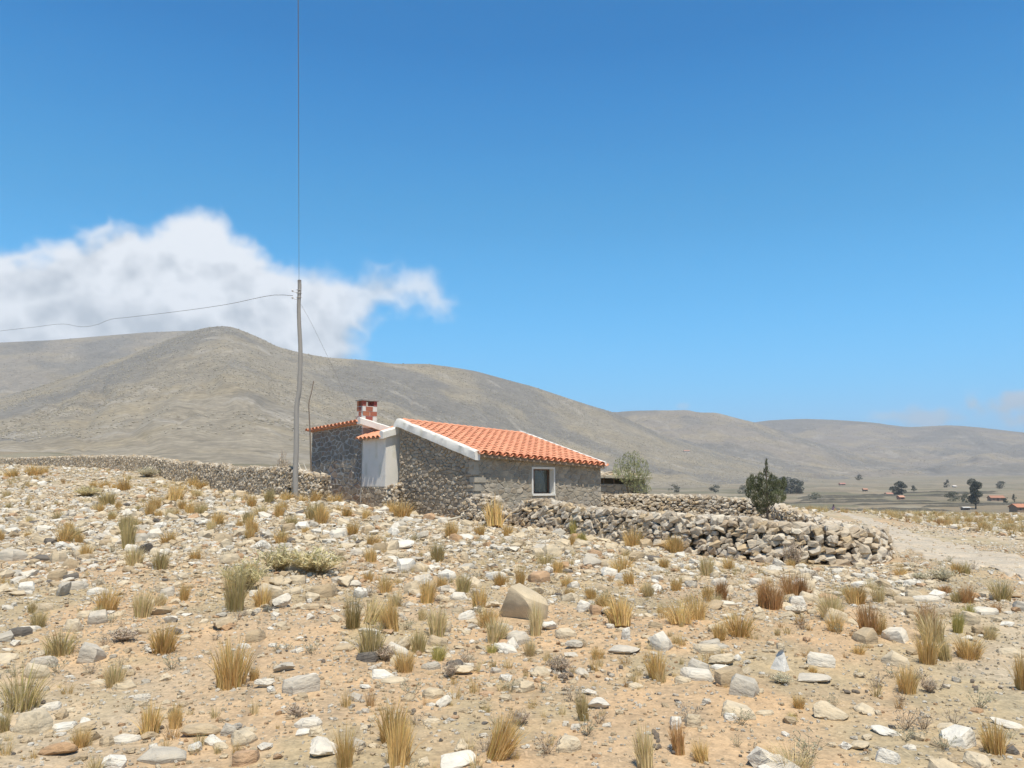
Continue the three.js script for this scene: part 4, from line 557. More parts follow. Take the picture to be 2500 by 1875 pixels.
const BOLD = [ // px, py of the foot, width and height in the photograph, tone, shape, yaw, tilts, own label
    [1225, 1553, 40, 44, 'grey', 1, 0.9, 0, 0.1, 'pointed grey block just in front of the largest boulder'],
  [786, 1459, 62, 40, 'tan', 5, 0.2, 0, 0.08, 'tan block with a pale flat top behind the pole-side grass clumps'],
  [655, 1464, 56, 42, 'cream', 2, 0.4, 0.2, -0.35, 'pale slab tilted up beside the tall tuft left of the tan block'],
  [978, 1340, 62, 30, 'white', 7, 0.3, 0.2, 0.15, 'streaked white slab in front of the house gable log'],
  [480, 1800, 92, 48, 'tan', 4, 0.45, 0.05, -0.12, 'long rounded tan boulder close by, left of two pale stones'],
  [555, 1797, 38, 40, 'grey', 6, 0.2, 0, 0, 'rounded grey stone touching the long tan boulder'],
  [600, 1793, 44, 24, 'cream', 8, 0.1, 0, 0, 'pale angular stone right of the rounded grey stone near the front'],
  [728, 1692, 90, 52, 'grey', 9, 0.5, 0, 0.05, 'cracked grey block, widest stone near the front below the pole'],
  [642, 1680, 48, 30, 'white', 10, 0.2, 0, 0, 'rounded whitish stone left of the cracked grey block'],
  [1108, 1872, 104, 42, 'white', 7, 0.6, 0.1, 0.1, 'broad white slab at the front edge below the gable'],
  [1388, 1836, 72, 46, 'cream', 0, 0.8, 0.1, 0.05, 'split cream stone with a crack across its top at the front'],
  [1705, 1660, 78, 34, 'white', 2, -0.3, 0.05, -0.1, 'long bright white stone below the pine'],
  [1762, 1636, 46, 16, 'white', 11, 0, 0, 0, 'small bright white stone right behind the long white one'],
  [1650, 1782, 38, 46, 'white', 1, 0.9, 0, 0.15, 'upright white stone at the front below the pine'],
  [1697, 1775, 44, 40, 'cream', 5, 0.3, 0, -0.1, 'cream block right of the upright white stone'],
  [1400, 1584, 44, 26, 'grey', 10, 0.2, 0.3, 0, 'blue-grey flat slab in bare soil below the window'], [1418, 1580, 34, 24, 'tan', 8, -0.7, 0.2, 0.2, 'narrow tan slab leaning on the blue-grey flat slab'],
  [965, 1606, 66, 42, 'white', 6, 0.2, 0, -0.2, 'white rounded slab behind the twiggy clump below the gable'], [985, 1590, 34, 46, 'cream', 4, 0.9, 0, 0.2, 'dark-faced upright block behind the white rounded slab'],
  [218, 1617, 62, 50, 'grey', 3, 0.5, 0.1, -0.3, 'tilted grey-pink block beside the spreading tuft at the left'], [98, 1630, 60, 34, 'grey', 9, 0.2, 0, 0, 'broad grey stone below the spreading tuft at the left'],
  [748, 1778, 66, 36, 'white', 0, 0.3, 0, 0, 'flat white stone with a notched edge near the front below the pole'], [738, 1795, 44, 24, 'white', 7, 0.5, 0, 0, 'lower white stone in front of the notched flat white one'],
  [385, 1862, 112, 44, 'grey', 6, 0.25, 0, 0, 'wide grey stone at the front edge, left of the pole'], [128, 1846, 92, 46, 'rusty', 4, 0.2, 0, 0.1, 'rust-stained boulder at the front left corner'], [595, 1868, 68, 44, 'rusty', 5, 0.5, 0, 0, 'orange-cream block at the front edge below the pole'],
  [300, 1815, 66, 28, 'white', 8, 0.45, 0, -0.1, 'long white chip by the small tufts near the front left'],
  [1050, 1635, 44, 24, 'grey', 2, 0.4, 0, 0.1, 'pale pointed slab below the yellow-green tuft'], [1115, 1648, 74, 32, 'cream', 10, 0.2, 0, 0, 'rounded cream slab right of the pale pointed slab'], [1055, 1706, 52, 30, 'cream', 11, 0, 0, 0, 'egg-shaped cream stone near the front below the gable'], [960, 1668, 66, 18, 'cream', 8, 0.1, 0, 0, 'long low cream slab near the front below the gable'],
  [1530, 1560, 32, 36, 'white', 5, 1.1, 0, 0.1, 'upright white flake below the window'], [1527, 1596, 74, 26, 'grey', 7, -0.3, 0, 0, 'long pale grey slab below the window'], [1730, 1594, 66, 28, 'cream', 2, -0.3, 0, 0, 'long cream slab midway below the pine'],
  [1425, 1495, 34, 40, 'white', 1, 0.2, 0, 0, 'narrow white upright stone right of the largest boulder'], [1460, 1500, 36, 30, 'rusty', 3, 0.3, 0, 0, 'rusty stone right of the narrow white upright stone'], [1770, 1478, 58, 18, 'white', 6, 0, 0, 0, 'flat white stone farther back below the pine'],
  [1945, 1500, 50, 28, 'white', 10, 0, 0, 0, 'bright white stone below the red-brown tufts'], [1990, 1666, 90, 26, 'grey', 7, 0.1, 0, 0, 'long flat grey slab right of the white marker'], [2268, 1470, 60, 22, 'white', 2, 0.1, 0, 0, 'broken white slab by the road verge'], [2410, 1500, 64, 24, 'white', 8, -0.4, 0, 0, 'white slab by the road at the right edge'], [2468, 1460, 58, 26, 'tan', 4, -0.2, 0, 0, 'brown-faced stone by the road at the right edge'],
  [1340, 1400, 26, 24, 'white', 0, 0.8, 0.5, 0, 'bright white chip well back below the window'], [1385, 1398, 30, 14, 'dark', 6, 0, 0, 0, 'dark stone lying beside a small golden tuft well back below the window'], [1455, 1358, 32, 18, 'rusty', 9, 0, 0, 0, 'reddish block well back below the window'],
  [95, 1370, 54, 24, 'dark', 6, 0.1, 0, 0, 'dark grey slab farther back at the left edge'], [25, 1370, 60, 36, 'grey', 3, 0.2, 0, 0, 'grey block farther back touching the left edge'], [150, 1455, 34, 44, 'grey', 8, 1.2, 0.5, 0.2, 'blue-grey leaning slab midway at the left edge'], [170, 1440, 66, 30, 'grey', 9, 0, 0, 0, 'grey stone behind the blue-grey leaning slab'],
];
for (const [px, py, w, h, tone, shape, yaw, tx, tz, label] of BOLD) {
  const p = onGround(px, py), k = photoOf(p.x, p.y, p.z)[2] / FOCAL, sx = w * k / 2, flat = clamp(h / w, 0.2, 1.2), sy = h * k / 2 * (flat < 0.55 ? 0.72 : 0.86), m = fieldStone(p.x, p.z - sx * 0.5, sx * 1.04, sy, sx * (flat < 0.5 ? 0.8 : 0.72), yaw, tone, shape, tx, tz, w > 85 ? 'boulder' : 'field_stone', 0.22);
  tag(m, label, w > 85 ? 'boulder' : 'stone', 'loose stones of the field'); stoneList.push({ bold: true }); KEEP_OUT.push([p.x, p.z - sx * 0.4, sx * 0.8]);
}
{ // the largest boulder: a tall shaded face to the left, its flat top sloping down to the right
  const p = onGround(1279, 1513), k = photoOf(p.x, p.y, p.z)[2] / FOCAL, R = rng(515), pts = []; const corners = [[-56, -8, -26], [-57, 12, -14], [-36, 66, 8], [-30, 76, 8], [-16, 80, -10], [8, 50, 30], [-4, 58, 24], [18, 34, 30], [22, 6, 22], [40, 40, 16], [52, 44, -4], [57, 30, 0], [54, -8, 2], [14, -8, 10], [-20, -8, -14], [-20, -8, -62], [44, -8, -52], [-14, 76, -48], [32, 56, -46], [54, 36, -36], [-50, 24, -40]];
  for (const c of corners) for (let i = 0; i < 5; i++) pts.push(new THREE.Vector3(c[0] + (R() - 0.5) * 9, c[1] + (R() - 0.5) * 8, c[2] + (R() - 0.5) * 9).multiplyScalar(k));
  let g = new ConvexGeometry(pts); g.deleteAttribute('normal'); g = boxUV(toCreasedNormals(mergeVertices(g, 1e-4), 0.55), 0.9);
  const m = mesh('boulder', g, TONE_MATS.cream[1]); m.position.set(p.x, p.y, p.z - 20 * k); tag(m, 'largest cream boulder with a flat sloping top, standing midway in the field', 'boulder', 'loose stones of the field'); KEEP_OUT.push([p.x, p.z - 20 * k, 0.3]);
}
{ // white marker: a pale pointed stone with a small stone set on its tip
  const p = onGround(1905, 1634), root = thing('marker_cairn', 'pointed white marker stone with a small cream stone on its tip', 'cairn', [p.x, p.y, p.z]), k = photoOf(p.x, p.y, p.z)[2] / FOCAL, white = mat([0.76, 0.74, 0.70], rockOpt);
  const pts = [[-0.85, 0, 0], [0.7, 0, 0.1], [0.1, 0, 0.7], [0, 0, -0.7], [0.12, 1, 0.05], [0.3, 0.95, -0.05], [-0.05, 0.9, -0.1], [0.45, 0.5, 0.2], [-0.45, 0.45, 0]].map((v) => new THREE.Vector3(...v)), g = boxUV(new ConvexGeometry(pts), 0.5), m = mesh('standing_stone', g, white, root); m.scale.set(33 * k, 52 * k, 28 * k); m.position.y = -0.02;
  const t = mesh('top_stone', FIELD_ROCKS[3], TONE_MATS.cream[0], root); t.position.set(4 * k, 55 * k, 0); t.scale.set(10 * k, 7 * k, 10 * k); KEEP_OUT.push([p.x, p.z, 0.25]);
}
{
  const cand = [], tiny = [];
  const stony = (x, d) => clamp(0.40 + 1.35 * (fbm(x * 0.22 + 5, d * 0.22, 3, 501) - 0.42) + 0.45 * smooth(11, 17, d) * smooth(60, 30, d) + 0.25 * smooth(1, -5, x) - 0.12 * smooth(10.5, 7, d), 0.08, 1.3);
  const band = (d0, d1, perM2, s0, pow, cap) => { const A = 0.66 * (d1 * d1 - d0 * d0) + 7 * (d1 - d0), n = Math.round(A * perM2); for (let i = 0; i < n; i++) { const d = Math.sqrt(lerp(d0 * d0, d1 * d1, R4())), x = (R4() * 2 - 1) * (0.66 * d + 3.5), s = Math.min(cap, s0 * R4() ** -pow), keep = R4(), t = toneOf(R4()); if (keep > stony(x, d) || kept(x, -d, s * 0.5)) continue; if (onRoad(x, -d) && (s > 0.06 || R4() < 0.8)) continue; cand.push({ x, z: -d, s, t, v: Math.floor(R4() * 60), yaw: R4() * 6.28, fl: 0.26 + 0.5 * R4() ** 1.3, el: 0.6 + 0.35 * R4(), tx: (R4() - 0.5) * 0.6, tz: (R4() - 0.5) * 0.6, big: s / d }); } };
  band(4.2, 14, 150, 0.0155, 0.50, 0.15); band(14, 36, 70, 0.038, 0.35, 0.20); band(36, 80, 10, 0.06, 0.3, 0.24);
  cand.sort((a, b) => b.big - a.big);
  const inView = (c) => { const q = photoOf(c.x, groundY(c.x, c.z), c.z); return q[0] > 15 && q[0] < 2485 && q[1] < 1868; };
  const solo = [], crowd = [[], [], [], [], []]; for (const c of cand) (solo.length < 300 - BOLD.length && inView(c)) ? solo.push(c) : crowd[c.v % 5].push(c);
  const list = solo.map((c) => { const shape = c.fl < 0.36 ? 'flat' : c.fl < 0.5 ? 'blocky' : 'chunky', o = fieldStone(c.x, c.z, c.s, c.s * c.fl, c.s * c.el, c.yaw, c.t, c.v, c.tx, c.tz), q = o.userData.photo; delete o.userData.photo; return { o, kind: `${c.t} ${shape}`, px: q[0], py: q[1] }; });
  for (const o of scene.children) delete o.userData.photo;
  labelAll(list, 'stones', 'stone', 'stone', 'loose stones of the field');
  crowd.forEach((l, i) => { if (l.length) scatter('scattered_stones', SMALL_ROCKS[i], l.map((c) => { const w = TONES[c.t][c.v % TONES[c.t].length], k = 0.9 + 0.2 * ((c.v % 7) / 7); return { p: [c.x, groundY(c.x, c.z) + c.s * c.fl * 0.4, c.z], r: [c.tx, c.yaw, c.tz], s: [c.s, c.s * c.fl, c.s * c.el], c: w.map((v) => v * k) }; })); });
  for (let i = 0; i < 44000; i++) { const d = Math.sqrt(lerp(16, 24 * 24, R4())), x = (R4() * 2 - 1) * (0.66 * d + 2.5); if (kept(x, -d)) continue; const s = 0.006 + 0.014 * R4() ** 2 + d * 0.0004, t = TONES[toneOf(R4())][0]; tiny.push({ p: [x, groundY(x, -d) + s * 0.3, -d], r: [R4(), R4() * 6, R4()], s: [s, s * 0.6, s * 0.8], c: t }); }
  scatter('pebbles', SMALL_ROCKS[2], tiny);
  const dung = []; for (let i = 0; i < 15; i++) { const p = onGround(lerp(60, 2440, R4()), lerp(1560, 1860, R4() ** 0.7)); if (kept(p.x, p.z)) continue; const n = 1 + Math.floor(R4() * 5); for (let k = 0; k < n; k++) { const x = p.x + (R4() - 0.5) * 0.3, z = p.z + (R4() - 0.5) * 0.3, s = 0.011 + 0.014 * R4(); dung.push({ p: [x, groundY(x, z) + s * 0.7, z], r: [R4(), R4() * 6, 0], s: [s * (1 + 0.5 * R4()), s * 0.7, s], c: [0.14, 0.115, 0.092] }); } }
  scatter('animal_droppings', cutRock(1300, 2, 5, 0.2, 0.6), dung, null, mat([1, 1, 1]));
}

// ---------------------------------------------------------------- bunch grass
function tuftGeo(seed, blades, spread, lean) {                        // height 1, blades rising from a small crown and arching outward
  const R = rng(seed), pos = [], col = [], idx = [];
  for (let i = 0; i < blades; i++) {
    const a = R() * 6.283, rr = Math.sqrt(R()) * spread, bx = Math.cos(a) * rr, bz = Math.sin(a) * rr, len = (0.45 + 0.6 * R() ** 0.8) * (1 - 0.35 * (rr / spread) ** 2) + 0.05, out = lean * (0.25 + rr / spread * 0.8) * (0.5 + R()) + (R() < 0.07 ? 0.5 : 0), dir = a + (R() - 0.5) * 1.3, w = 0.006 + 0.007 * R(), face = R() * 3.14, sx = Math.cos(face) * w, sz = Math.sin(face) * w, b = pos.length / 3, t = R(), c = t < 0.16 ? [0.72, 0.78, 0.55] : t < 0.30 ? [0.62, 0.52, 0.42] : t < 0.55 ? [1.12, 1.10, 1.02] : [1, 1, 1], k = 0.8 + 0.4 * R();
    for (let s = 0; s <= 3; s++) { const u = s / 3, o = out * u * u, y = len * u * (1 - 0.22 * out * u), x = bx + Math.cos(dir) * o * len, z = bz + Math.sin(dir) * o * len, q = 1 - 0.85 * u; if (s < 3) { pos.push(x - sx * q, y, z - sz * q, x + sx * q, y, z + sz * q); col.push(...c.map((v) => v * k), ...c.map((v) => v * k)); } else { pos.push(x, y, z); col.push(...c.map((v) => v * k)); } }
    idx.push(b, b + 1, b + 2, b + 1, b + 3, b + 2, b + 2, b + 3, b + 4, b + 3, b + 5, b + 4, b + 4, b + 5, b + 6);
  }
  return geoOf(pos, idx, null, col);
}
const TUFTS = [tuftGeo(1, 330, 0.20, 0.24), tuftGeo(2, 300, 0.25, 0.36), tuftGeo(3, 320, 0.17, 0.18), tuftGeo(4, 260, 0.28, 0.48), tuftGeo(5, 290, 0.22, 0.30), tuftGeo(6, 230, 0.32, 0.75)];
const SMALL_TUFTS = [tuftGeo(11, 70, 0.2, 0.4), tuftGeo(12, 60, 0.24, 0.6), tuftGeo(13, 80, 0.18, 0.35)].map((g) => { const p = g.attributes.position; return g; });
const grassOpt = { vertexColors: true, roughness: 0.9, transmission: 0.28, thickness: 0 };
const GRASS = { golden: mat([0.70, 0.495, 0.21], grassOpt), straw: mat([0.70, 0.57, 0.33], grassOpt), olive: mat([0.54, 0.435, 0.215], grassOpt), brown: mat([0.56, 0.33, 0.14], grassOpt), green: mat([0.56, 0.49, 0.17], grassOpt) };
const T = 'golden', S = 'straw', O = 'olive', B = 'brown', Y = 'green';
const CLUMPS = [ // px, py of the foot, height and width in the photograph, tint
  [155, 1327, 45, 48, T], [313, 1340, 72, 42, O], [573, 1491, 112, 64, O], [347, 1506, 68, 58, S], [448, 1465, 46, 30, T], [83, 1495, 32, 36, O], [392, 1389, 46, 46, O], [478, 1367, 32, 34, T], [145, 1597, 62, 92, O], [565, 1676, 112, 104, T], [280, 1676, 66, 60, S], [52, 1734, 104, 112, O], [365, 1796, 76, 60, T], [428, 1777, 56, 40, T], [196, 1823, 52, 46, T], [4, 1785, 60, 50, O], [620, 1660, 40, 30, T],
  [861, 1532, 96, 46, O], [905, 1521, 62, 66, S], [960, 1540, 80, 46, T], [905, 1607, 86, 76, O], [1042, 1472, 66, 48, T], [940, 1446, 46, 46, T], [967, 1480, 42, 40, S], [1170, 1491, 56, 46, T], [1130, 1446, 46, 46, O], [1068, 1370, 46, 44, O], [1102, 1314, 42, 40, T], [860, 1306, 32, 36, T], [782, 1280, 48, 42, T], [1170, 1306, 32, 36, T], [1208, 1288, 72, 58, T], [1238, 1308, 30, 34, T], [1030, 1514, 32, 26, S], [1068, 1612, 42, 42, Y], [842, 1870, 104, 58, T], [955, 1808, 112, 82, T], [972, 1870, 122, 78, T], [1211, 1850, 114, 84, T], [1200, 1593, 26, 32, Y], [905, 1372, 34, 36, T],
  [1519, 1401, 52, 68, T], [1538, 1427, 36, 34, T], [1360, 1397, 32, 32, T], [1330, 1378, 38, 58, O], [1383, 1431, 26, 34, T], [1443, 1461, 30, 34, T], [1390, 1457, 26, 30, T], [1515, 1529, 78, 78, T], [1571, 1450, 24, 34, T], [1650, 1442, 30, 34, T], [1760, 1465, 58, 36, B], [1730, 1468, 42, 36, T], [1726, 1404, 46, 42, S], [1650, 1352, 46, 46, T], [1685, 1333, 62, 36, B], [1545, 1337, 54, 58, T], [1782, 1393, 38, 34, T], [1865, 1483, 72, 44, B], [1308, 1551, 82, 34, S], [1293, 1600, 46, 36, S], [1458, 1608, 32, 36, T], [1805, 1551, 58, 84, T], [1605, 1657, 72, 58, T], [1425, 1758, 68, 38, O], [1575, 1874, 98, 58, S], [1658, 1841, 78, 42, B], [1715, 1860, 58, 48, T], [1877, 1870, 46, 40, T], [1650, 1570, 24, 28, S], [1310, 1480, 34, 36, T], [1270, 1430, 60, 32, T], [1220, 1430, 38, 36, T],
  [1890, 1487, 76, 56, B], [1932, 1461, 72, 50, B], [1956, 1461, 62, 30, B], [2067, 1461, 32, 32, O], [2124, 1446, 36, 36, S], [2120, 1551, 78, 56, B], [2150, 1551, 62, 28, T], [2265, 1619, 88, 58, T], [2263, 1530, 62, 58, B], [2308, 1612, 62, 42, O], [2338, 1544, 52, 32, Y], [2361, 1472, 48, 40, B], [2365, 1514, 42, 36, Y], [2214, 1691, 66, 58, T], [2429, 1838, 78, 68, T], [2497, 1683, 88, 44, T], [2308, 1450, 24, 34, B], [2432, 1495, 26, 28, B], [1954, 1525, 32, 28, T], [1950, 1728, 38, 36, T], [1931, 1758, 22, 30, Y], [2097, 1596, 26, 38, T], [2357, 1400, 32, 32, O], [2335, 1400, 27, 28, T], [1935, 1885, 80, 116, S], [1898, 1551, 22, 18, S], [1984, 1641, 16, 24, T], [2414, 1560, 40, 36, S], [2200, 1405, 22, 36, T],
  [85, 1161, 28, 52, T], [30, 1165, 22, 40, T], [215, 1210, 30, 62, O], [256, 1191, 22, 40, T], [263, 1232, 36, 48, O], [308, 1302, 46, 40, O], [304, 1199, 36, 40, T], [426, 1225, 56, 46, T], [378, 1247, 36, 36, T], [486, 1258, 32, 28, O], [530, 1282, 32, 36, T], [475, 1187, 26, 36, T], [493, 1195, 22, 40, T], [612, 1302, 46, 38, T], [615, 1236, 30, 30, T], [656, 1228, 36, 32, O], [682, 1262, 36, 30, T], [764, 1269, 50, 52, O], [786, 1277, 46, 36, T], [818, 1233, 32, 44, T], [981, 1263, 42, 58, T], [950, 1252, 30, 36, T], [892, 1269, 32, 26, T], [825, 1257, 22, 28, T], [845, 1262, 26, 30, T], [768, 1225, 30, 32, T], [700, 1222, 24, 40, T], [740, 1226, 22, 36, T], [1255, 1268, 30, 24, O], [1355, 1290, 36, 26, Y], [1400, 1305, 38, 26, Y], [1420, 1325, 26, 30, Y], [1395, 1330, 24, 20, T], [1620, 1385, 24, 30, T],
];
{
  const R = rng(606), list = [], few = [];
  const plant = (p, h, w, tint, py) => { const v = Math.floor(R() * (w / h > 1.15 ? 6 : w / h > 0.8 ? 5 : 3)), wide = clamp(w / h, 0.45, 1.5) / [0.78, 0.95, 0.66, 1.12, 0.86, 1.4][v] * 1.12; return { x: p.x, z: p.z, h, s: h * wide, v, tint, yaw: R() * 6.28, py }; };
  const all = []; for (const [px, py, h, w, tint] of CLUMPS) { const p = onGround(px, py); if (!p) continue; const k = photoOf(p.x, p.y, p.z)[2] / FOCAL; all.push(plant(p, h * k * 1.25, w * k * 1.12, tint)); }
  for (let i = 0; i < 1200 && all.length < 300; i++) { const t = R(), p = t < 0.42 ? onGround(lerp(0, 760, R()), lerp(1150, 1330, R())) : t < 0.78 ? onGround(lerp(2060, 2500, R()), lerp(1257, 1302, R() ** 1.4)) : onGround(lerp(20, 2480, R()), lerp(1330, 1640, R())); if (!p || kept(p.x, p.z, 0.05) || onRoad(p.x, p.z) || -p.z > 75) continue; const h = lerp(0.22, 0.46, R()), w = h * lerp(0.7, 1.2, R()); all.push(plant(p, h, w, [T, T, O, S, B][Math.floor(R() * (p.x > 8 ? 5 : 4))])); }
  for (const c of all) { const m = mesh('grass_tuft', TUFTS[c.v], GRASS[c.tint]); m.position.set(c.x, groundY(c.x, c.z) - 0.015, c.z); m.scale.set(c.s, c.h, c.s); m.rotation.set((R() - 0.5) * (R() < 0.15 ? 0.9 : 0.28), c.yaw, (R() - 0.5) * (R() < 0.15 ? 0.9 : 0.28)); const q = photoOf(c.x, groundY(c.x, c.z), c.z); list.push({ o: m, kind: `${c.h > 0.38 ? 'tall' : c.h > 0.24 ? 'middling' : 'short'} ${c.tint}`, px: q[0], py: q[1] }); }
  labelAll(list, 'grass tufts', 'grass tuft', 'grass', 'bunch grass tufts of the field');
  const tones = { golden: [0.68, 0.50, 0.235], straw: [0.70, 0.57, 0.33], olive: [0.54, 0.435, 0.215], brown: [0.52, 0.34, 0.16] }, keys = Object.keys(tones), little = [[], [], []];
  for (let i = 0; i < 7600; i++) { const d = lerp(5, 70, R() ** 1.15), x = (R() * 2 - 1) * (0.66 * d + 3), dens = fbm(x * 0.35, d * 0.35, 3, 707) + (x < -6 && d > 20 ? 0.10 : 0) + (x > 12 && d > 27 ? 0.42 : 0); if (R() > smooth(0.42, 0.75, dens) || kept(x, -d, 0.03) || onRoad(x, -d)) continue; const h = (0.06 + 0.16 * R() ** 1.6) * (d > 26 ? (x > 12 ? 2.6 : 1.8) : 1); little[i % 3].push({ p: [x, groundY(x, -d) - 0.01, -d], r: [0, R() * 6.28, 0], s: [h * 1.1, h, h * 1.1], c: tones[keys[Math.floor(R() * 3.6)]] }); }
  little.forEach((l, i) => scatter('dry_grass', SMALL_TUFTS[i], l, null, mat([1, 1, 1], grassOpt)));
}

// ---------------------------------------------------------------- twiggy plants and shrubs
function shrubGeo(seed, stems, leaf, up, n) {                         // thin branching stems set with small leaves; about 1 across and 1 high
  const R = rng(seed), pos = [], idx = [], col = [], bar = (a, b, w, c) => { const d = b.clone().sub(a), s = new THREE.Vector3(R() - 0.5, R() - 0.5, R() - 0.5).cross(d).normalize().multiplyScalar(w), k = pos.length / 3; pos.push(a.x - s.x, a.y - s.y, a.z - s.z, a.x + s.x, a.y + s.y, a.z + s.z, b.x - s.x * 0.4, b.y - s.y * 0.4, b.z - s.z * 0.4, b.x + s.x * 0.4, b.y + s.y * 0.4, b.z + s.z * 0.4); for (let q = 0; q < 4; q++) col.push(...c); idx.push(k, k + 1, k + 2, k + 1, k + 3, k + 2); };
  for (let i = 0; i < stems; i++) { const a = R() * 6.283, t = R() ** 0.6, tip = new THREE.Vector3(Math.cos(a) * 0.5 * t, up * (0.55 + 0.45 * R()) * (1.1 - 0.45 * t), Math.sin(a) * 0.5 * t), root = new THREE.Vector3(Math.cos(a) * 0.08 * R(), 0, Math.sin(a) * 0.08 * R()), mid = root.clone().lerp(tip, 0.5).add(new THREE.Vector3(0, 0.05, 0)); bar(root, mid, 0.008, [0.5, 0.42, 0.34]); bar(mid, tip, 0.005, [0.55, 0.48, 0.36]);
    for (let k = 0; k < n; k++) { const u = 0.25 + 0.75 * R(), p = u < 0.5 ? root.clone().lerp(mid, u * 2) : mid.clone().lerp(tip, u * 2 - 1), l = new THREE.Vector3((R() - 0.5), R() * 0.9, (R() - 0.5)).normalize().multiplyScalar(leaf * (0.6 + 0.8 * R())), g = 0.7 + 0.55 * R(); bar(p, p.clone().add(l), leaf * 0.11, [g, g * (0.95 + 0.1 * R()), g]); } }
  return geoOf(pos, idx, null, col);
}
{
  const SH = [shrubGeo(81, 95, 0.14, 1, 7), shrubGeo(82, 100, 0.13, 1, 7), shrubGeo(83, 80, 0.16, 1, 7)], greyGreen = mat([0.68, 0.60, 0.34], { ...grassOpt, transmission: 0.45 }), sage = mat([0.58, 0.53, 0.38], grassOpt), twigs = mat([0.56, 0.46, 0.35], grassOpt);
  for (const [px, py, h, w, m, label] of [[600, 1440, 86, 120, greyGreen, 'broad grey-green shrub behind the tall olive tuft'], [680, 1394, 68, 115, greyGreen, 'grey-green shrub below the pole, left of its wider neighbour'], [772, 1402, 68, 160, greyGreen, 'widest grey-green shrub, below the pole'], [360, 1164, 28, 66, sage, 'greenish shrub against the long drystone wall'], [215, 1212, 26, 70, greyGreen, 'low green shrub in the far left of the field'], [2300, 1418, 36, 76, sage, 'sage-coloured shrub on the road verge'], [2248, 1417, 22, 46, sage, 'small round sage shrub left of the verge shrub'], [1908, 1668, 30, 62, sage, 'low pale shrub at the foot of the white marker'], [690, 1146, 36, 46, twigs, 'bare brown shrub behind the long drystone wall'], [1940, 1385, 70, 60, twigs, 'thin twiggy plant against the bulging wall end'], [1100, 1655, 50, 46, twigs, 'leafless twiggy plant beside the rounded cream slab'], [1365, 1640, 44, 70, twigs, 'dead twiggy plant below the window'], [940, 1612, 46, 60, twigs, 'dead twigs at the foot of the olive tuft beside the white slab'], [300, 1565, 36, 84, twigs, 'low dead bush near the front left'], [1270, 1768, 40, 60, twigs, 'dead twigs in the sand near the front'], [720, 1750, 36, 60, twigs, 'brown twigs below the cracked grey block'], [2270, 1690, 40, 44, twigs, 'brown twigs right of the short round tuft']]) {
    const p = onGround(px, py) ?? at(px, py, 36); if (px === 690) { p.copy(at(690, 1150, 33.5)); p.y = groundY(p.x, p.z); } const k = photoOf(p.x, p.y, p.z)[2] / FOCAL, o = mesh('shrub', SH[(px + py) % 3], m); const hh = px === 690 ? at(690, 1094, 33.5).y - p.y : h * k; o.position.set(p.x, p.y - 0.01, p.z); o.scale.set(w * k, hh, w * k); o.rotation.y = px; tag(o, label, 'shrub', 'low shrubs');
  }
  const R = rng(88), l = []; for (let i = 0; i < 420; i++) { const d = lerp(5, 20, R()), x = (R() * 2 - 1) * (0.66 * d + 2); if (fbm(x * 0.5, d * 0.5, 2, 808) < 0.52 || kept(x, -d)) continue; const h = 0.08 + 0.14 * R(); l.push({ p: [x, groundY(x, -d), -d], r: [0, R() * 6, 0], s: [h * 1.6, h, h * 1.6], c: R() < 0.4 ? [0.36, 0.35, 0.24] : [0.42, 0.35, 0.27] }); }
  scatter('dry_twigs', shrubGeo(84, 16, 0.10, 1, 8), l, null, mat([1, 1, 1], grassOpt));
}

// ---------------------------------------------------------------- trees
function leafCloud(seed, puffs, leaf, density, slim = 0.45, lift = 0) { // small leaf faces spread through overlapping puffs [x, y, z, rx, ry]
  const R = rng(seed), pos = [], idx = [], col = [], v = new THREE.Vector3(), s = new THREE.Vector3();
  for (const [x, y, z, rx, ry] of puffs) { const n = Math.round(density * 25 * rx * ry / (leaf * leaf * slim)), tint = 0.8 + 0.4 * R(); for (let i = 0; i < n; i++) { let d; do d = [R() * 2 - 1, R() * 2 - 1, R() * 2 - 1]; while (d[0] ** 2 + d[1] ** 2 + d[2] ** 2 > 1); const q = Math.hypot(...d), f = q > 0 ? (q ** 0.5) / q : 0; v.set(R() - 0.5, R() - 0.5 + lift, R() - 0.5).normalize().multiplyScalar(leaf * (0.6 + 0.8 * R())); s.set(R() - 0.5, R() - 0.5, R() - 0.5).cross(v).normalize().multiplyScalar(leaf * slim * 0.5); const k = pos.length / 3, px = x + d[0] * f * rx, py = y + d[1] * f * ry, pz = z + d[2] * f * rx; pos.push(px - s.x, py - s.y, pz - s.z, px + s.x, py + s.y, pz + s.z, px + v.x, py + v.y, pz + v.z); const c = tint * (0.75 + 0.5 * R()); for (let q2 = 0; q2 < 3; q2++) col.push(c, c * (0.96 + 0.08 * R()), c); idx.push(k, k + 1, k + 2); } }
  return geoOf(pos, idx, null, col);
}
const leafMat = (c) => mat(c, { vertexColors: true, roughness: 0.85, transmission: 0.25, thickness: 0 }), bark = mat([0.16, 0.125, 0.095], { map: woodTex });
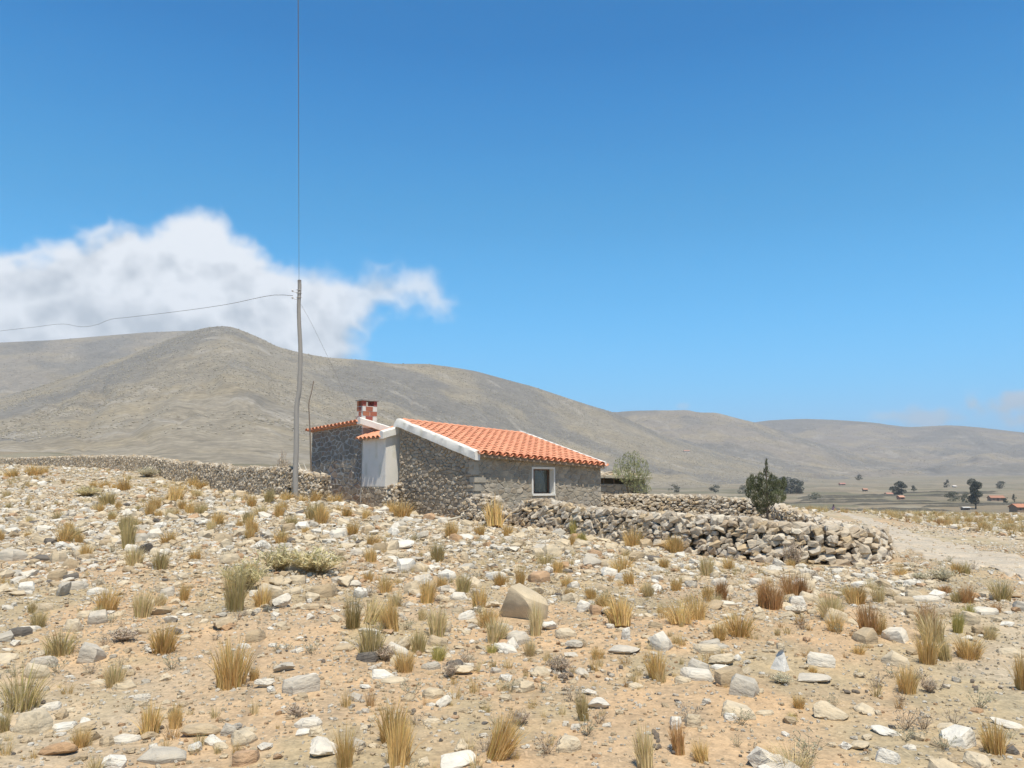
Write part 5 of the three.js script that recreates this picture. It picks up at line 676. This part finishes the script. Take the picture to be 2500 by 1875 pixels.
{ // young pine inside the enclosure
  const f = at(1873, 1262, 25.5); f.y = groundY(f.x, f.z); const y = (py) => at(1873, py, 25.5).y - f.y, k = 25.5 / FOCAL, H = y(1127), root = thing('young_pine', 'young dark green pine with an upright leader, standing inside the drystone enclosure', 'tree', [f.x, f.y, f.z]), R = rng(91);
  mesh('trunk', tube([[0, -0.1, 0], [0.02, H * 0.5, 0], [0.03, H * 0.98, 0]], [0.05, 0.012], 8), bark, root);
  const SP = [[1876, 1136, 3, 14], [1877, 1154, 6, 12], [1884, 1162, 4, 8], [1862, 1166, 8, 12], [1851, 1180, 15, 17], [1889, 1176, 13, 14], [1834, 1184, 9, 17], [1906, 1192, 15, 18], [1872, 1190, 22, 18], [1845, 1204, 21, 17], [1896, 1213, 21, 16], [1868, 1222, 30, 18], [1917, 1182, 6, 16], [1866, 1244, 14, 13], [1840, 1170, 5, 12]];
  const P = (s) => [(s[0] - 1873) * k, y(s[1]), (R() - 0.5) * 0.35 * Math.min(1, s[2] / 12), s[2] * k, s[3] * k], puffs = SP.map(P);
  mesh('crown', leafCloud(92, puffs, 0.085, 0.8, 0.2, 0.75), leafMat([0.125, 0.14, 0.062]), root);
  for (const p of puffs.slice(3)) mesh('branch', tube([[0.01, Math.max(0.1, p[1] * 0.55), 0], [p[0] * 0.6, p[1] * 0.75, p[2] * 0.6], [p[0], p[1], p[2]]], [0.016, 0.006], 5), bark, root);
  KEEP_OUT.push([f.x, f.z, 0.4]);
}
{ // feathery tree behind the house
  const d = 36, f = at(1543, 1215, d); f.y = groundY(f.x, f.z); const k = d / FOCAL, y = (py) => at(1543, py, d).y - f.y, root = thing('feathery_tree', 'feathery light green bushy tree behind the enclosure, right of the house', 'tree', [f.x, f.y, f.z]), R = rng(93), puffs = [], P = (px, py, rx, ry) => [(px - 1543) * k, y(py), (R() - 0.5) * 0.5, rx * k, ry * k];
  const SP = [[1515, 1140, 14, 24], [1535, 1128, 16, 24], [1552, 1122, 13, 22], [1568, 1145, 16, 26], [1545, 1150, 22, 24], [1525, 1160, 18, 18], [1560, 1170, 20, 18], [1580, 1165, 10, 16], [1562, 1190, 22, 16], [1545, 1195, 16, 14], [1580, 1195, 14, 10], [1505, 1155, 10, 16], [1540, 1175, 20, 16]];
  for (const s of SP) puffs.push(P(...s));
  mesh('crown', leafCloud(94, puffs, 0.10, 0.24, 0.28, 0.6), leafMat([0.34, 0.35, 0.17]), root);
  for (const s of SP.slice(0, 9)) { const p = P(...s); mesh('stem', tube([[0.03 * (R() - 0.5), -0.1, 0], [p[0] * 0.45, p[1] * 0.5, p[2] * 0.5], [p[0], p[1] + 0.1, p[2]]], [0.03, 0.008], 5), bark, root); }
}
function farTree(label, px, top, foot, w, d, c, o = {}) {             // a tree of the valley, its foot on the ground at that depth
  const R = rng(Math.round(px * 7 + top)), p = onGround(px, foot) ?? at(px, foot, d); d = -p.z; const k = d / FOCAL, H = Math.max(1.2, at(px, top, d).y - p.y), W = w * k / 2, root = thing(o.name ?? 'valley_tree', label, o.category ?? 'tree', [p.x, p.y, p.z], 0, 'trees of the valley'), c0 = H * (o.bare ?? 0.22), puffs = [];
  const n = o.n ?? 9; for (let i = 0; i < n; i++) { const t = (i + 0.5) / n, a = R() * 6.283, q = W * Math.sin(Math.PI * clamp(0.18 + 0.74 * t)) * 0.62; puffs.push([Math.cos(a) * q, lerp(c0, H, t) , Math.sin(a) * q, W * (0.34 + 0.24 * R()), H * (1 - (o.bare ?? 0.22)) * (0.13 + 0.08 * R())]); }
  mesh('crown', leafCloud(px | 0, puffs, Math.max(0.16, d * 0.0011), o.dens ?? 0.5, 0.6), leafMat(c), root);
  mesh('trunk', tube([[0, -0.4, 0], [W * 0.1, H * 0.35, 0], [W * 0.05, H * 0.75, 0]], [Math.max(0.06, H * 0.03), 0.03], 6), bark, root);
}
const darkLeaf = [0.045, 0.060, 0.042], dullLeaf = [0.11, 0.12, 0.08];
farTree('tall dark tree with a bare lower trunk left of the orange-roofed farmhouses', 2382, 1176, 1243, 40, 190, darkLeaf, { bare: 0.28, n: 12, dens: 0.9 });
farTree('broad dark leaning tree above the small orange roof in the valley', 2195, 1178, 1211, 38, 380, darkLeaf, { bare: 0.12, n: 10, dens: 0.9 });
farTree('small dark tree just right of the broad leaning tree', 2231, 1186, 1200, 13, 420, darkLeaf, { bare: 0.1 });
farTree('small dark tree on the slope between the two big valley trees', 2312, 1172, 1191, 15, 600, darkLeaf, { bare: 0.1 });
farTree('dark round tree high on the slope above the orange farmhouses', 2445, 1176, 1193, 26, 600, darkLeaf, { bare: 0.08 });
farTree('dull green bush left of the tall dark tree', 2328, 1202, 1224, 40, 300, dullLeaf, { bare: 0.08, name: 'valley_bush', category: 'bush' });
farTree('dull green bush close behind the tall dark tree', 2360, 1204, 1228, 24, 260, dullLeaf, { bare: 0.08, name: 'valley_bush', category: 'bush' });
farTree('small dark tree in front of the longer orange-roofed farmhouse', 2457, 1216, 1230, 14, 290, darkLeaf, { bare: 0.1 });
farTree('slim dark tree near the right edge beyond the farmhouse', 2477, 1208, 1226, 9, 300, darkLeaf, { bare: 0.1 });
farTree('small dark tree beyond the back wall, left of the pine', 1746, 1185, 1204, 27, 260, darkLeaf, { bare: 0.18 });
farTree('grey bush beyond the enclosure right of the feathery tree', 1645, 1184, 1202, 30, 150, [0.13, 0.125, 0.085], { bare: 0.05, name: 'valley_bush', category: 'bush' });
farTree('pale grey-green bush right behind the pine', 1990, 1204, 1220, 36, 220, [0.15, 0.155, 0.105], { bare: 0.05, name: 'valley_bush', category: 'bush' });
farTree('grey-green bush left behind the pine', 1812, 1186, 1206, 26, 240, [0.15, 0.15, 0.105], { bare: 0.05, name: 'valley_bush', category: 'bush' });
farTree('dark dot of a tree on the upper edge of the valley fields', 2097, 1160, 1172, 17, 800, darkLeaf, { bare: 0.05 });
[[1894, 1171, 34], [1912, 1167, 36], [1930, 1169, 36], [1944, 1172, 34], [1955, 1177, 22]].forEach(([px, top, w], i) => farTree(`${['first', 'second', 'third', 'fourth', 'last'][i]} from left of the dark grove trees behind the pine`, px, top, 1205, w, 245 + i * 4, [0.055, 0.075, 0.055], { bare: 0.04, name: 'grove_tree' }));

// ---------------------------------------------------------------- valley: farmhouses, field walls, a person on the track
function farmhouse(label, px, foot, d, len, wid, eave, rise, turn, wallC, roofC, hill) {
  const p = hill ? onHill(px, foot) : onGround(px, foot) ?? at(px, foot, d); const z = hill ? 1 : -p.z / d * 0.66; len *= z; wid *= z; eave *= z; rise *= z; const root = thing('farmhouse', label, 'house', [p.x, p.y, p.z], turn, 'farmhouses of the valley'), wm = mat(wallC, { map: plasterTex }), rm = mat(roofC, { map: clayTex }), l = len / 2, w = wid / 2, y = eave;
  mesh('wall', box(-l, l, -1, y, -w, w), wm, root); for (const s of [-1, 1]) { mesh('roof', hexa([[-l - 0.3, y - 0.12, s * (w + 0.35)], [l + 0.3, y - 0.12, s * (w + 0.35)], [l + 0.3, y + rise, s * 0.02], [-l - 0.3, y + rise, s * 0.02], [-l - 0.3, y + 0.02, s * (w + 0.35)], [l + 0.3, y + 0.02, s * (w + 0.35)], [l + 0.3, y + rise + 0.14, s * 0.02], [-l - 0.3, y + rise + 0.14, s * 0.02]]), rm, root); const g = geoOf([s * l, y, -w, s * l, y, w, s * l, y + rise - 0.02, 0]); mesh('gable', boxUV(g), wm, root); }
  const dark = mat([0.09, 0.07, 0.06]); mesh('door', box(-0.45, 0.45, 0, Math.min(1.8, y - 0.2), w + 0.002, w + 0.04), dark, root); for (const x of [-0.6, 0.6]) mesh('window', box(x * l - 0.35, x * l + 0.35, y * 0.4, y * 0.75, w + 0.002, w + 0.03), dark, root);
}
const roofO = [0.50, 0.23, 0.14], adobe = [0.30, 0.22, 0.16], limed = [0.6, 0.57, 0.52];
farmhouse('nearest valley farmhouse with a bright orange roof at the right edge', 2494, 1250, 205, 7, 4.2, 1.9, 1.1, 0.15, adobe, roofO);
farmhouse('long farmhouse with a dull orange roof beyond the slim dark tree', 2432, 1223, 270, 6.5, 4, 1.6, 1.0, -0.1, [0.27, 0.2, 0.16], [0.42, 0.21, 0.14]);
farmhouse('small farmhouse with an orange roof under the broad leaning tree', 2199, 1219, 340, 3.4, 3, 1.4, 0.9, 0.2, [0.42, 0.2, 0.16], [0.6, 0.33, 0.22]);
farmhouse('pinkish farmhouse left of the broad leaning tree', 2170, 1210, 420, 5, 3.4, 1.4, 0.8, 0.1, limed, [0.5, 0.26, 0.2]);
farmhouse('tiny orange-roofed house in the middle of the valley fields', 2112, 1199, 470, 3.6, 3, 1.4, 0.9, 0, adobe, [0.5, 0.27, 0.18]);
farmhouse('tiny pink-roofed house high in the valley fields', 2056, 1185, 600, 6, 4, 1.7, 1.0, 0, [0.4, 0.3, 0.26], [0.5, 0.24, 0.2]);
farmhouse('flat pale shed right of the bare sapling in the valley', 2357, 1245, 195, 2.3, 2, 0.9, 0.12, 0, [0.16, 0.15, 0.15], [0.66, 0.65, 0.63]);
farmhouse('white speck of a house among the right-hand valley trees', 2330, 1190, 560, 3.2, 3, 1.2, 0.8, 0, limed, [0.7, 0.66, 0.62]);
farmhouse('lone pale house with a reddish roof on the slope of the middle hill', 1676, 1105, 0, 9, 6, 2.4, 1.4, 0.1, limed, [0.5, 0.27, 0.2], true);
{
  const R = rng(95), wallM = mat([0.155, 0.145, 0.12], { map: rockTex }), rows = [];
  for (let i = 0; i < 26; i++) { const d = 120 * Math.pow(4.4, i / 26) * (0.93 + 0.14 * R()), px = lerp(1980, 2520, R()), len = d * lerp(0.10, 0.26, R()); rows.push({ d, px, len, a: (R() - 0.5) * 0.28 }); }
  rows.sort((a, b) => a.d - b.d);
  rows.forEach(({ d, px, len, a }, i) => {
    const c = at(px, 1230, d), n = 40, pos = [], idx = []; for (let k = 0; k <= n; k++) { const s = (k / n - 0.5) * len, x = c.x + s * Math.cos(a), z = c.z - s * Math.sin(a) + (vnoise(k * 0.3, i, 97) - 0.5) * len * 0.05, y = groundY(x, z), h = (0.5 + 0.5 * vnoise(k * 0.8, i + 3, 99)) * (0.55 + d * 0.0012) * smooth(0, 2.5, Math.min(k, n - k) + 0.5); for (const [dz, dy] of [[0.5, -0.5], [0.32, h * 0.9], [0, h], [-0.32, h * 0.9], [-0.5, -0.5]]) pos.push(x + (R() - 0.5) * 0.2, y + dy + (R() - 0.5) * 0.1, z + dz); }
    for (let k = 0; k < n; k++) for (let q = 0; q < 4; q++) { const e = k * 5 + q, f = e + 5; idx.push(e, e + 1, f, f, e + 1, f + 1); }
    const m = mesh('field_wall', boxUV(geoOf(pos, idx), 0.5), wallM); m.userData.kind = 'thing'; tag(m, `${i < 20 ? ORD[i] : ['twenty-first', 'twenty-second', 'twenty-third', 'twenty-fourth', 'twenty-fifth', 'twenty-sixth'][i - 20]} nearest of the dark low field walls in the valley`, 'field wall', 'field walls of the valley');
  });
}
{ // person in purple on the track below the rise
  const p = at(2036, 1258, 122); p.y = groundY(p.x, p.z); const mc = new MarchingCubes(56, mat([1, 1, 1]), false, false, 60000), N = 56, bones = [[[0, 1.42, 0], [0, 1.5, 0], 0.06, 0.06], [[0, 1.6, 0.01], [0, 1.66, 0.01], 0.10, 0.095], [[0, 1.32, 0], [0, 0.98, 0], 0.18, 0.17], [[0, 0.98, 0], [0, 0.5, 0], 0.19, 0.26], [[-0.19, 1.36, 0], [-0.27, 1.08, 0.05], 0.065, 0.055], [[-0.27, 1.08, 0.05], [-0.24, 0.86, 0.16], 0.05, 0.04], [[0.19, 1.36, 0], [0.27, 1.08, 0.02], 0.065, 0.055], [[0.27, 1.08, 0.02], [0.27, 0.84, 0.12], 0.05, 0.04], [[-0.09, 0.5, 0], [-0.1, 0.08, 0.08], 0.075, 0.05], [[0.09, 0.5, 0], [0.1, 0.08, -0.06], 0.075, 0.05], [[-0.1, 0.05, 0.06], [-0.1, 0.04, 0.2], 0.05, 0.04], [[0.1, 0.05, -0.08], [0.1, 0.04, 0.06], 0.05, 0.04]];
  const a = new THREE.Vector3(), b = new THREE.Vector3(), q = new THREE.Vector3(); mc.isolation = 0;
  for (let k = 0; k < N; k++) for (let j = 0; j < N; j++) for (let i = 0; i < N; i++) { q.set((i - N / 2) / (N / 2), 0.9 + (j - N / 2) / (N / 2), (k - N / 2) / (N / 2)); let s = 0; for (const [f, t, r0, r1] of bones) { a.set(...f); b.set(...t).sub(a); const u = clamp(q.clone().sub(a).dot(b) / b.lengthSq()); s += Math.exp(-22 * (q.distanceTo(a.addScaledVector(b, u)) - lerp(r0, r1, u))); } mc.field[k * N * N + j * N + i] = Math.log(s + 1e-9) / 22; }
  mc.update(); const n = mc.count ?? mc.geometry.drawRange.count, g = new THREE.BufferGeometry(); g.setAttribute('position', new THREE.BufferAttribute(mc.positionArray.slice(0, n * 3), 3)); g.setAttribute('normal', new THREE.BufferAttribute(mc.normalArray.slice(0, n * 3), 3)); g.translate(0, 0.9, 0);
  const root = thing('person', 'small distant person in purple with a dark hat on the pale track', 'person', [p.x, p.y, p.z], 0.4); mesh('body', g, mat([0.13, 0.085, 0.145]), root); const hat = new THREE.LatheGeometry([[0.001, 0.16], [0.09, 0.15], [0.105, 0.03], [0.2, 0.0], [0.2, -0.015], [0.001, -0.01]].map(([x, y]) => new THREE.Vector2(x, y)), 14); hat.translate(0, 1.7, 0.01); mesh('hat', hat, mat([0.06, 0.055, 0.05]), root);
}
renderer.render(scene, camera);
